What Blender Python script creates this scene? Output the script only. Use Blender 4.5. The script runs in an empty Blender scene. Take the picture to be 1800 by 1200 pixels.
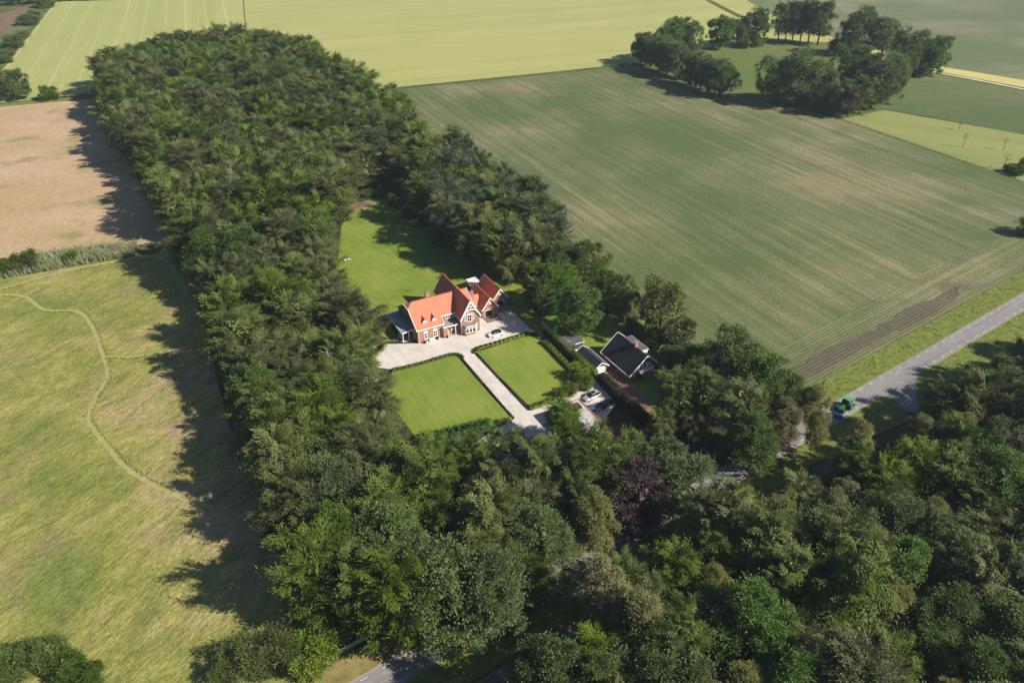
import bpy, bmesh, math, random
import numpy as np
from mathutils import Vector, Matrix
from mathutils.geometry import tessellate_polygon
rad = math.radians
S = bpy.context.scene
C = S.collection

# ------------------------------------------------------------------ camera, sky, sun, exposure
HAZE = 0.00011
PITCH, ROLL, CAM_H = 0.568851, -0.011702, 113.66
fwd = Vector((0, math.cos(PITCH), -math.sin(PITCH)))
up0 = Vector((0, math.sin(PITCH), math.cos(PITCH)))
rgt0 = Vector((1, 0, 0))
rgt = math.cos(ROLL)*rgt0 + math.sin(ROLL)*up0
up = -math.sin(ROLL)*rgt0 + math.cos(ROLL)*up0
cd = bpy.data.cameras.new('camera'); cam = bpy.data.objects.new('camera', cd); C.objects.link(cam)
cd.sensor_width = 36; cd.lens = 28.0; cd.clip_start = 1; cd.clip_end = 20000
M4 = Matrix((rgt, up, -fwd)).transposed().to_4x4(); M4.translation = Vector((0, 0, CAM_H))
cam.matrix_world = M4
S.camera = cam

SUN_AZ, SUN_EL = rad(-21.5), rad(36.5)          # azimuth measured from +X towards +Y
W = bpy.data.worlds.new('World'); S.world = W; W.use_nodes = True
wn = W.node_tree.nodes; bg = wn['Background']
sky = wn.new('ShaderNodeTexSky'); sky.sky_type = 'NISHITA'; sky.sun_disc = False
sky.sun_elevation = SUN_EL; sky.sun_rotation = rad(90) - SUN_AZ; sky.dust_density = 0.3; sky.ozone_density = 3.5; sky.air_density = 1.0
W.node_tree.links.new(sky.outputs[0], bg.inputs[0]); bg.inputs[1].default_value = 0.06
sl = bpy.data.lights.new('sun', 'SUN'); sl.energy = 5.0; sl.angle = rad(0.5); sl.color = (1.0, 0.93, 0.82)
sun = bpy.data.objects.new('sun', sl); C.objects.link(sun)
sdir = Vector((math.cos(SUN_EL)*math.cos(SUN_AZ), math.cos(SUN_EL)*math.sin(SUN_AZ), math.sin(SUN_EL)))
sun.rotation_euler = sdir.to_track_quat('Z', 'Y').to_euler(); sun.location = sdir*300
S.view_settings.view_transform = 'Standard'; S.view_settings.look = 'None'
S.view_settings.exposure = 0.6; S.view_settings.gamma = 1; S.view_settings.use_curve_mapping = False

# ------------------------------------------------------------------ helpers
def tag(o, label=None, cat=None, group=None, kind=None):
    if label: o['label'] = label
    if cat: o['category'] = cat
    if group: o['group'] = group
    if kind: o['kind'] = kind
    return o
def empty(name, loc, rz=0, label=None, cat=None, group=None):
    o = bpy.data.objects.new(name, None); C.objects.link(o)
    o.location = (loc[0], loc[1], loc[2] if len(loc) > 2 else 0); o.rotation_euler = (0, 0, rz)
    o.empty_display_size = 0.5
    return tag(o, label, cat, group)
class MB:
    """collects faces of one mesh"""
    def __init__(s): s.v = []; s.f = []
    def add(s, vs, fs):
        n = len(s.v); s.v += [tuple(p) for p in vs]; s.f += [tuple(i+n for i in f) for f in fs]; return s
    def box(s, x0, x1, y0, y1, z0, z1):
        return s.add([(x0,y0,z0),(x1,y0,z0),(x1,y1,z0),(x0,y1,z0),(x0,y0,z1),(x1,y0,z1),(x1,y1,z1),(x0,y1,z1)],
                     [(3,2,1,0),(4,5,6,7),(0,1,5,4),(1,2,6,5),(2,3,7,6),(3,0,4,7)])
    def prism(s, poly, ext):
        """poly: 3D points (planar), ext: extrusion vector"""
        n = len(poly); e = Vector(ext); b = [Vector(p) for p in poly]; t = [p+e for p in b]
        return s.add(b+t, [tuple(range(n))[::-1], tuple(range(n, 2*n))] + [(i, (i+1) % n, n+(i+1) % n, n+i) for i in range(n)])
    def slab(s, poly, zf, th):
        """sloped slab: poly in plan (x,y), zf(x,y) height of its top, th its thickness"""
        top = [(x, y, zf(x, y)) for x, y in poly]; bot = [(x, y, z-th) for x, y, z in top]; n = len(poly)
        return s.add(bot+top, [tuple(range(n))[::-1], tuple(range(n, 2*n))] + [(i, (i+1) % n, n+(i+1) % n, n+i) for i in range(n)])
    def tube(s, pts, rads, n=6, cap=True):
        k0 = len(s.v); m = len(pts)
        for i, p in enumerate(pts):
            a = Vector(pts[max(i-1, 0)]); b = Vector(pts[min(i+1, m-1)]); d = (b-a).normalized()
            r = d.cross(Vector((0.31, 0.91, 0.27))).normalized(); q = d.cross(r)
            for k in range(n):
                t = 2*math.pi*k/n
                s.v.append(tuple(Vector(p) + rads[i]*(math.cos(t)*r + math.sin(t)*q)))
        for i in range(m-1):
            for k in range(n):
                a = k0+i*n+k; b = k0+i*n+(k+1) % n
                s.f.append((a, b, b+n, a+n))
        if cap: s.f.append(tuple(k0+k for k in range(n))[::-1]); s.f.append(tuple(k0+(m-1)*n+k for k in range(n)))
        return s
    def bar(s, a, b, w, h=None):
        """square bar from a to b"""
        a = Vector(a); b = Vector(b); h = h or w; d = (b-a).normalized()
        q = Vector((0,0,1)) if abs(d.z) < .9 else Vector((1,0,0))
        r = d.cross(q).normalized()*w/2; u = r.cross(d).normalized()*h/2
        vs = [a-r-u, a+r-u, a+r+u, a-r+u, b-r-u, b+r-u, b+r+u, b-r+u]
        return s.add(vs, [(3,2,1,0),(4,5,6,7),(0,1,5,4),(1,2,6,5),(2,3,7,6),(3,0,4,7)])
    def disc(s, c, axis, r, w, n=14):
        a = Vector(axis).normalized()*w/2; c = Vector(c)
        return s.tube([c-a, c+a], [r, r], n)
    def mesh(s, name, mat, smooth=False):
        me = bpy.data.meshes.new(name); me.from_pydata(s.v, [], s.f); me.materials.append(mat)
        bm = bmesh.new(); bm.from_mesh(me); bmesh.ops.recalc_face_normals(bm, faces=bm.faces); bm.to_mesh(me); bm.free()
        if smooth: me.shade_smooth()
        return me
    def build(s, name, mat, parent=None, smooth=False, bevel=0):
        o = bpy.data.objects.new(name, s.mesh(name, mat, smooth)); C.objects.link(o)
        if parent: o.parent = parent
        if bevel:
            m = o.modifiers.new('bevel', 'BEVEL'); m.width = bevel; m.segments = 2; m.limit_method = 'ANGLE'
        return o
def place(name, me, parent=None, loc=(0,0,0), rot=(0,0,0), sc=(1,1,1)):
    o = bpy.data.objects.new(name, me); C.objects.link(o); o.parent = parent
    o.location = loc; o.rotation_euler = rot; o.scale = sc
    return o
def np_mesh(name, V, Q, mat, smooth=False):
    """mesh from numpy arrays: V (n,3), Q (m,4) quads"""
    me = bpy.data.meshes.new(name); m = len(Q)
    me.vertices.add(len(V)); me.vertices.foreach_set('co', np.asarray(V, np.float32).ravel())
    me.loops.add(m*4); me.loops.foreach_set('vertex_index', np.asarray(Q, np.int32).ravel())
    me.polygons.add(m); me.polygons.foreach_set('loop_start', np.arange(0, m*4, 4, dtype=np.int32))
    me.update(calc_edges=True); me.materials.append(mat)
    if smooth: me.shade_smooth()
    return me
def sheet(name, poly, z, mat, sub=0):
    """flat ground sheet of a polygon given in metres"""
    tri = tessellate_polygon([[Vector((x, y, 0)) for x, y in poly]])
    me = bpy.data.meshes.new(name); me.from_pydata([(x, y, z) for x, y in poly], [], [tuple(t) for t in tri]); me.materials.append(mat)
    bm = bmesh.new(); bm.from_mesh(me); bmesh.ops.recalc_face_normals(bm, faces=bm.faces)
    for f in bm.faces:
        if f.normal.z < 0: f.normal_flip()
    bm.to_mesh(me); bm.free()
    o = bpy.data.objects.new(name, me); C.objects.link(o); o['kind'] = 'structure'
    return o
def smooth_line(pts, n=8):
    P = [np.array(pts[0])] + [np.array(p) for p in pts] + [np.array(pts[-1])]; out = []
    for i in range(1, len(P)-2):
        for k in range(n):
            t = k/n
            out.append(0.5*((2*P[i]) + (-P[i-1]+P[i+1])*t + (2*P[i-1]-5*P[i]+4*P[i+1]-P[i+2])*t*t + (-P[i-1]+3*P[i]-3*P[i+1]+P[i+2])*t**3))
    out.append(P[-2]); return [tuple(p) for p in out]
def strip(pts, w, w2=None):
    """outline polygon of a band of half widths w (left) and w2 (right) round a line"""
    w2 = w if w2 is None else w2; L = []; R = []
    for i, p in enumerate(pts):
        a = np.array(pts[max(i-1, 0)]); b = np.array(pts[min(i+1, len(pts)-1)]); d = (b-a)/np.linalg.norm(b-a); n = np.array((-d[1], d[0]))
        L.append(tuple(np.array(p)+n*w)); R.append(tuple(np.array(p)-n*w2))
    return L + R[::-1]
def inside(poly, X, Y):
    r = np.zeros(len(X), bool); n = len(poly)
    for i in range(n):
        x0, y0 = poly[i]; x1, y1 = poly[(i+1) % n]
        if y0 == y1: continue
        c = ((y0 > Y) != (y1 > Y)) & (X < (x1-x0)*(Y-y0)/(y1-y0)+x0); r ^= c
    return r
def edge_dist(poly, X, Y, closed=True):
    d = np.full(len(X), 1e9); n = len(poly)
    for i in range(n if closed else n-1):
        a = np.array(poly[i]); b = np.array(poly[(i+1) % n]); ab = b-a
        t = np.clip(((X-a[0])*ab[0]+(Y-a[1])*ab[1])/max(ab@ab, 1e-9), 0, 1)
        d = np.minimum(d, np.hypot(X-a[0]-t*ab[0], Y-a[1]-t*ab[1]))
    return d

# ------------------------------------------------------------------ materials
class NT:
    def __init__(s, name):
        s.m = bpy.data.materials.new(name); s.m.use_nodes = True; s.t = s.m.node_tree; s.t.nodes.clear()
        s.o = s.t.nodes.new('ShaderNodeOutputMaterial')
    def n(s, typ, **k):
        x = s.t.nodes.new(typ)
        for a, b in k.items(): setattr(x, a, b)
        return x
    def put(s, sock, v):
        if v is None: return
        if hasattr(v, 'is_output') or isinstance(v, bpy.types.NodeSocket): s.t.links.new(v, sock)
        else:
            if isinstance(v, tuple) and len(v) == 3 and sock.type == 'RGBA': v = v+(1,)
            sock.default_value = v
    def pos(s): return s.n('ShaderNodeNewGeometry').outputs['Position']
    def obj(s): return s.n('ShaderNodeTexCoord').outputs['Object']
    def rot(s, vec, ang, sc=(1,1,1)):
        """coordinates turned so that x runs along direction ang (radians), then scaled"""
        a = s.n('ShaderNodeVectorRotate', rotation_type='Z_AXIS'); s.put(a.inputs['Vector'], vec); a.inputs['Angle'].default_value = -ang
        b = s.n('ShaderNodeVectorMath', operation='MULTIPLY'); s.put(b.inputs[0], a.outputs[0]); b.inputs[1].default_value = sc
        return b.outputs[0]
    def noise(s, vec, scale, detail=3, rough=.55, dist=0):
        x = s.n('ShaderNodeTexNoise'); s.put(x.inputs['Vector'], vec); x.inputs['Scale'].default_value = scale
        x.inputs['Detail'].default_value = detail; x.inputs['Roughness'].default_value = rough; x.inputs['Distortion'].default_value = dist
        return x.outputs['Fac']
    def wave(s, vec, scale, dist=0, dscale=1, axis='Y'):
        x = s.n('ShaderNodeTexWave', wave_type='BANDS', bands_direction=axis); s.put(x.inputs['Vector'], vec)
        x.inputs['Scale'].default_value = scale; x.inputs['Distortion'].default_value = dist; x.inputs['Detail'].default_value = 2; x.inputs['Detail Scale'].default_value = dscale
        return x.outputs['Fac']
    def ramp(s, fac, stops, mode='LINEAR'):
        x = s.n('ShaderNodeValToRGB'); s.put(x.inputs[0], fac); cr = x.color_ramp; cr.interpolation = mode
        while len(cr.elements) < len(stops): cr.elements.new(0.5)
        for e, (p, c) in zip(cr.elements, stops):
            e.position = p; e.color = (c if isinstance(c, tuple) else (c, c, c)) + (1,)
        return x.outputs[0]
    def mix(s, fac, a, b, mode='MIX'):
        x = s.n('ShaderNodeMix', data_type='RGBA', blend_type=mode); s.put(x.inputs[0], fac); s.put(x.inputs[6], a); s.put(x.inputs[7], b); return x.outputs[2]
    def math(s, op, a, b=0.0):
        x = s.n('ShaderNodeMath', operation=op); s.put(x.inputs[0], a); s.put(x.inputs[1], b); return x.outputs[0]
    def hsv(s, col, h=.5, sat=1, v=1):
        x = s.n('ShaderNodeHueSaturation'); s.put(x.inputs['Color'], col); s.put(x.inputs['Hue'], h); s.put(x.inputs['Saturation'], sat); s.put(x.inputs['Value'], v); return x.outputs[0]
    def mapr(s, v, a, b, c, d):
        x = s.n('ShaderNodeMapRange'); s.put(x.inputs[0], v)
        for i, q in enumerate((a, b, c, d)): x.inputs[i+1].default_value = q
        return x.outputs[0]
    def bump(s, h, strength=.5, dist=.1):
        x = s.n('ShaderNodeBump'); s.put(x.inputs['Height'], h); x.inputs['Strength'].default_value = strength; x.inputs['Distance'].default_value = dist; return x.outputs[0]
    def bsdf(s, col, rough=.9, normal=None, spec=.3, metal=0, coat=0):
        x = s.n('ShaderNodeBsdfPrincipled'); s.put(x.inputs['Base Color'], col); s.put(x.inputs['Roughness'], rough)
        x.inputs['Specular IOR Level'].default_value = spec; x.inputs['Metallic'].default_value = metal; x.inputs['Coat Weight'].default_value = coat
        if normal: s.put(x.inputs['Normal'], normal)
        s.t.links.new(x.outputs[0], s.o.inputs[0]); return s.m
def plain(name, col, rough=.6, spec=.4, metal=0, coat=0, var=.12, scale=3.0):
    t = NT(name); p = t.obj(); n = t.noise(p, scale, 4)
    c = t.mix(1, col, t.ramp(n, [(.3, 1-var), (.7, 1+var*.4)]), 'MULTIPLY')
    return t.bsdf(c, rough, None, spec, metal, coat)

ROW = rad(116.2); HEAD = rad(35.5); HOUSE = rad(27.5); DRIVE = rad(117.5)

def m_ground():
    t = NT('rough_grass'); p = t.pos()
    c = t.ramp(t.noise(p, .05, 5), [(.3, (.045,.06,.018)), (.55, (.08,.10,.025)), (.75, (.15,.14,.05))])
    c = t.mix(t.noise(p, 1.5, 3), c, t.hsv(c, .5, 1, 1.5)); n = t.noise(p, 3, 4)
    return t.bsdf(c, .95, t.bump(n, .6, .2), .1)
def m_forest_floor():
    t = NT('leaf_litter'); p = t.pos()
    c = t.ramp(t.noise(p, .25, 5), [(.3, (.03,.035,.014)), (.5, (.05,.055,.02)), (.7, (.09,.065,.035))])
    return t.bsdf(c, .95, t.bump(t.noise(p, 4, 4), .7, .2), .1)
def m_wheat(name, ang, c0, c1, c2, tram, tscale):
    t = NT(name); p = t.pos()
    q = t.rot(p, ang, (.012, 1, 1))
    a = t.noise(q, .045, 4, .6); b = t.noise(q, .35, 3, .6); d = t.noise(q, 1.6, 2)
    c = t.ramp(a, [(.25, c0), (.5, c1), (.72, c2)])
    c = t.mix(t.ramp(b, [(.35, 0.0), (.7, .55)]), c, c2)
    w = t.wave(t.rot(p, ang), tscale, .35, .02)
    c = t.mix(t.math('MULTIPLY', t.ramp(w, [(.955, 0.0), (.985, 1.0)]), t.ramp(t.noise(q, .05, 2), [(.35, .15), (.62, .95)])), c, tram)
    c = t.mix(t.ramp(t.noise(p, .022, 4, .6), [(.5, 0.0), (.75, .4)]), c, c0)
    c = t.hsv(c, .5, 1, t.mapr(d, .3, .7, .93, 1.07)); c = t.hsv(c, .5, 1, t.mapr(t.noise(p, 1.2, 4), .3, .7, .92, 1.08))
    return t.bsdf(c, .95, t.bump(t.noise(p, 2, 4), .4, .15), .1)
def m_crop(name, soil, leaf, pale, rowang, rows, patch=None, head=False):
    t = NT(name); p = t.pos(); q = t.rot(p, rowang, (.03, 1, 1))
    r = t.rot(p, rowang)
    big = t.noise(p, .011, 5, .6); strk = t.noise(q, .33, 5, .68); fine = t.noise(q, 1.1, 3, .6)
    big = t.mapr(big, .32, .68, .1, .9); strk = t.mapr(strk, .3, .7, .15, .85)
    k = t.math('ADD', t.math('MULTIPLY', big, .85), t.math('MULTIPLY', strk, .6))
    k = t.math('ADD', k, t.math('MULTIPLY', t.math('SUBTRACT', fine, .5), .5))
    c = t.ramp(k, [(.56, leaf), (.84, tuple((a*.55+b*.45) for a, b in zip(leaf, pale))), (1.0, pale)])
    w = t.wave(r, rows, .6, .6)
    c = t.mix(t.math('MULTIPLY', t.ramp(w, [(.3, .34), (.62, 0.0)]), t.mapr(t.noise(p, .3, 3), .3, .7, .5, 1.)), c, soil)
    tl = t.wave(r, .0128, .25, .02)
    c = t.mix(t.math('MULTIPLY', t.ramp(tl, [(.9965, 0.0), (.9985, .8)]), t.ramp(t.noise(q, .03, 2), [(.35, .2), (.6, 1.0)])), c, soil)
    if patch:
        m = t.math('MULTIPLY', t.ramp(t.noise(p, .055, 4, .6), [(patch[0], 0.0), (patch[1], .9)]), 1.0)
        c = t.mix(m, c, t.mix(t.ramp(w, [(.45, 0.0), (.7, .6)]), soil, leaf))
    c = t.hsv(c, .5, 1, t.mapr(t.noise(p, .9, 4, .65), .3, .7, .8, 1.2))
    return t.bsdf(c, .95, t.bump(t.math('ADD', w, t.noise(p, 1.5, 4)), .5, .15), .1)
def m_meadow():
    t = NT('meadow_grass'); p = t.pos(); q = t.rot(p, rad(60), (.35, 1, 1))
    a = t.noise(p, .022, 5, .62); b = t.noise(q, .28, 4, .6, .6); d = t.noise(q, 1.7, 4, .65)
    c = t.ramp(a, [(.38, (.17,.21,.05)), (.47, (.275,.27,.075)), (.55, (.35,.31,.112)), (.61, (.40,.29,.18))])
    c = t.mix(t.ramp(b, [(.42, 0.0), (.68, .75)]), c, (.12,.15,.035))
    c = t.mix(t.ramp(t.noise(p, .06, 4, .6), [(.55, 0.0), (.68, .6)]), c, (.28,.205,.12))
    c = t.hsv(c, .5, 1, t.mapr(d, .3, .7, .62, 1.3))
    return t.bsdf(c, .95, t.bump(d, .8, .3), .1)
def m_hay():
    t = NT('dry_hay'); p = t.pos(); q = t.rot(p, rad(75), (.4, 1, 1))
    c = t.ramp(t.noise(p, .03, 5, .6), [(.3, (.37,.27,.14)), (.55, (.44,.31,.19)), (.75, (.48,.345,.22))])
    c = t.mix(t.ramp(t.noise(p, .045, 4, .55), [(.54, 0.0), (.68, .75)]), c, (.17,.19,.06))
    c = t.hsv(c, .5, 1, t.mapr(t.noise(q, 1.0, 5, .65), .3, .7, .8, 1.17))
    return t.bsdf(c, .95, t.bump(t.noise(q, 1.5, 5), .6, .25), .1)
def m_lawn(name, ang, sc=.36):
    t = NT(name); p = t.pos(); r = t.rot(p, ang); q = t.rot(p, ang, (.06, 1, 1))
    c = t.ramp(t.noise(p, .09, 5, .6), [(.3, (.115,.185,.024)), (.5, (.165,.225,.034)), (.68, (.225,.245,.052)), (.8, (.25,.22,.075))])
    w = t.wave(r, sc, .5, .1)
    c = t.mix(t.math('MULTIPLY', t.ramp(w, [(.4, 0.0), (.6, .32)]), t.ramp(t.noise(p, .07, 2), [(.35, .2), (.6, 1.0)])), c, (.09,.155,.02))
    c = t.mix(t.ramp(t.noise(q, .9, 3), [(.4, 0.0), (.7, .35)]), c, (.27,.29,.05))
    c = t.hsv(c, .5, 1, t.mapr(t.noise(p, 2.5, 4, .7), .3, .7, .85, 1.15))
    return t.bsdf(c, .95, t.bump(t.noise(p, 6, 3), .3, .05), .1)
def m_gravel():
    t = NT('pale_gravel'); p = t.pos()
    c = t.ramp(t.noise(p, .22, 6, .65), [(.3, (.48,.435,.385)), (.5, (.58,.53,.475)), (.7, (.64,.59,.54))])
    c = t.mix(t.ramp(t.noise(t.rot(p, DRIVE, (.12, 1, 1)), .6, 4, .6), [(.5, 0.0), (.7, .4)]), c, (.36,.31,.26))
    c = t.hsv(c, .5, 1, t.mapr(t.noise(p, 9, 2), .3, .7, .86, 1.12))
    return t.bsdf(c, .9, t.bump(t.noise(p, 14, 2), .3, .03), .2)
def m_asphalt(name='asphalt', col=(.25,.228,.222)):
    t = NT(name); p = t.pos(); q = t.rot(p, HEAD, (.03, 1, 1))
    c = t.mix(1, col, t.ramp(t.noise(q, 1.4, 4), [(.3, .82), (.7, 1.12)]), 'MULTIPLY')
    c = t.mix(1, c, t.ramp(t.noise(p, .4, 5, .7), [(.3, .85), (.7, 1.1)]), 'MULTIPLY')
    c = t.mix(t.ramp(t.noise(p, .13, 3), [(.62, 0.0), (.66, .25)]), c, (.16,.148,.145))
    return t.bsdf(c, .9, t.bump(t.noise(p, 20, 2), .2, .02), .25)
def m_brick(name='brick', a=(.44,.19,.125), b=(.34,.14,.095), mort=(.40,.32,.27)):
    t = NT(name); p = t.obj(); sw = t.n('ShaderNodeSeparateXYZ'); t.put(sw.inputs[0], p); cb = t.n('ShaderNodeCombineXYZ')
    t.put(cb.inputs[0], t.math('ADD', sw.outputs[0], sw.outputs[1])); t.put(cb.inputs[1], sw.outputs[2])
    x = t.n('ShaderNodeTexBrick'); t.put(x.inputs['Vector'], cb.outputs[0]); x.inputs['Color1'].default_value = a+(1,); x.inputs['Color2'].default_value = b+(1,)
    x.inputs['Mortar'].default_value = mort+(1,); x.inputs['Scale'].default_value = 1; x.inputs['Brick Width'].default_value = .24; x.inputs['Row Height'].default_value = .075; x.inputs['Mortar Size'].default_value = .008
    c = t.mix(1, x.outputs[0], t.ramp(t.noise(p, .8, 5, .65), [(.3, .8), (.7, 1.12)]), 'MULTIPLY')
    return t.bsdf(c, .9, t.bump(x.outputs['Fac'], .3, .01), .2)
def m_tiles(name, col, dark):
    t = NT(name); p = t.obj()
    c = t.mix(t.noise(p, 2.2, 5, .7), dark, col); c = t.mix(1, c, t.ramp(t.noise(p, .35, 4, .6), [(.3, .88), (.7, 1.08)]), 'MULTIPLY')
    sw = t.n('ShaderNodeSeparateXYZ'); t.put(sw.inputs[0], p)
    w = t.math('ADD', t.wave(p, 1.1, 0, 1, 'X'), t.math('ADD', t.wave(p, 1.1, 0, 1, 'Y'), t.wave(p, .9, 0, 1, 'Z')))
    c = t.mix(1, c, t.ramp(t.math('MULTIPLY', w, .33), [(.2, .86), (.5, 1.04)]), 'MULTIPLY')
    return t.bsdf(c, .75, t.bump(w, .5, .03), .3)
def m_leaf(name, col, hue=.02, sat=.15, val=.3, trans=.32, rough=.6):
    t = NT(name); g = t.n('ShaderNodeNewGeometry'); oi = t.n('ShaderNodeObjectInfo')
    r = g.outputs['Random Per Island']; q = oi.outputs['Random']
    q2 = t.math('FRACT', t.math('MULTIPLY', q, 7.31))
    h = t.math('ADD', t.mapr(r, 0, 1, .5-hue*.6, .5+hue*.6), t.mapr(q, 0, 1, -hue*.7, hue*.7))
    v = t.math('MULTIPLY', t.mapr(r, 0, 1, 1-val*.6, 1+val*.6), t.mapr(q2, 0, 1, 1-val*.7, 1+val*.8))
    c = t.hsv(col, h, t.mapr(q, 0, 1, 1-sat, 1+sat), v)
    d = t.n('ShaderNodeBsdfPrincipled'); t.put(d.inputs['Base Color'], c); d.inputs['Roughness'].default_value = rough; d.inputs['Specular IOR Level'].default_value = .25
    tr = t.n('ShaderNodeBsdfTranslucent'); t.put(tr.inputs[0], t.hsv(c, .485, 1.1, 1.3))
    ms = t.n('ShaderNodeMixShader'); ms.inputs[0].default_value = trans
    t.t.links.new(d.outputs[0], ms.inputs[1]); t.t.links.new(tr.outputs[0], ms.inputs[2]); t.t.links.new(ms.outputs[0], t.o.inputs[0])
    return t.m
def m_grass(name):
    t = NT(name); g = t.n('ShaderNodeNewGeometry'); p = g.outputs['Position']; r = g.outputs['Random Per Island']
    a = t.math('ADD', t.noise(p, .022, 5, .62), t.mapr(r, 0, 1, -.07, .07)); b = t.noise(t.rot(p, rad(60), (.4, 1, 1)), .22, 3, .6)
    c = t.ramp(a, [(.38, (.225,.28,.07)), (.47, (.37,.365,.10)), (.55, (.47,.42,.15)), (.61, (.54,.40,.25))])
    c = t.mix(t.ramp(b, [(.52, 0.0), (.68, .6)]), c, (.23,.25,.07)); c = t.hsv(c, .5, 1, t.mapr(r, 0, 1, .86, 1.12))
    d = t.n('ShaderNodeBsdfDiffuse'); t.put(d.inputs[0], c); e = t.n('ShaderNodeBsdfTranslucent'); t.put(e.inputs[0], c)
    ms = t.n('ShaderNodeMixShader'); ms.inputs[0].default_value = .4; t.t.links.new(d.outputs[0], ms.inputs[1]); t.t.links.new(e.outputs[0], ms.inputs[2]); t.t.links.new(ms.outputs[0], t.o.inputs[0]); return t.m
def m_bark(name, a, b, scale=2):
    t = NT(name); p = t.obj(); q = t.rot(p, 0, (1, 1, .25))
    return t.bsdf(t.ramp(t.noise(q, scale*3, 5, .7), [(.35, a), (.65, b)]), .95, t.bump(t.noise(q, scale*5, 4), .6, .05), .1)
def m_glass(name='window_glass', col=(.012,.016,.02)): 
    t = NT(name); return t.bsdf(col, .06, None, .6)
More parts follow.
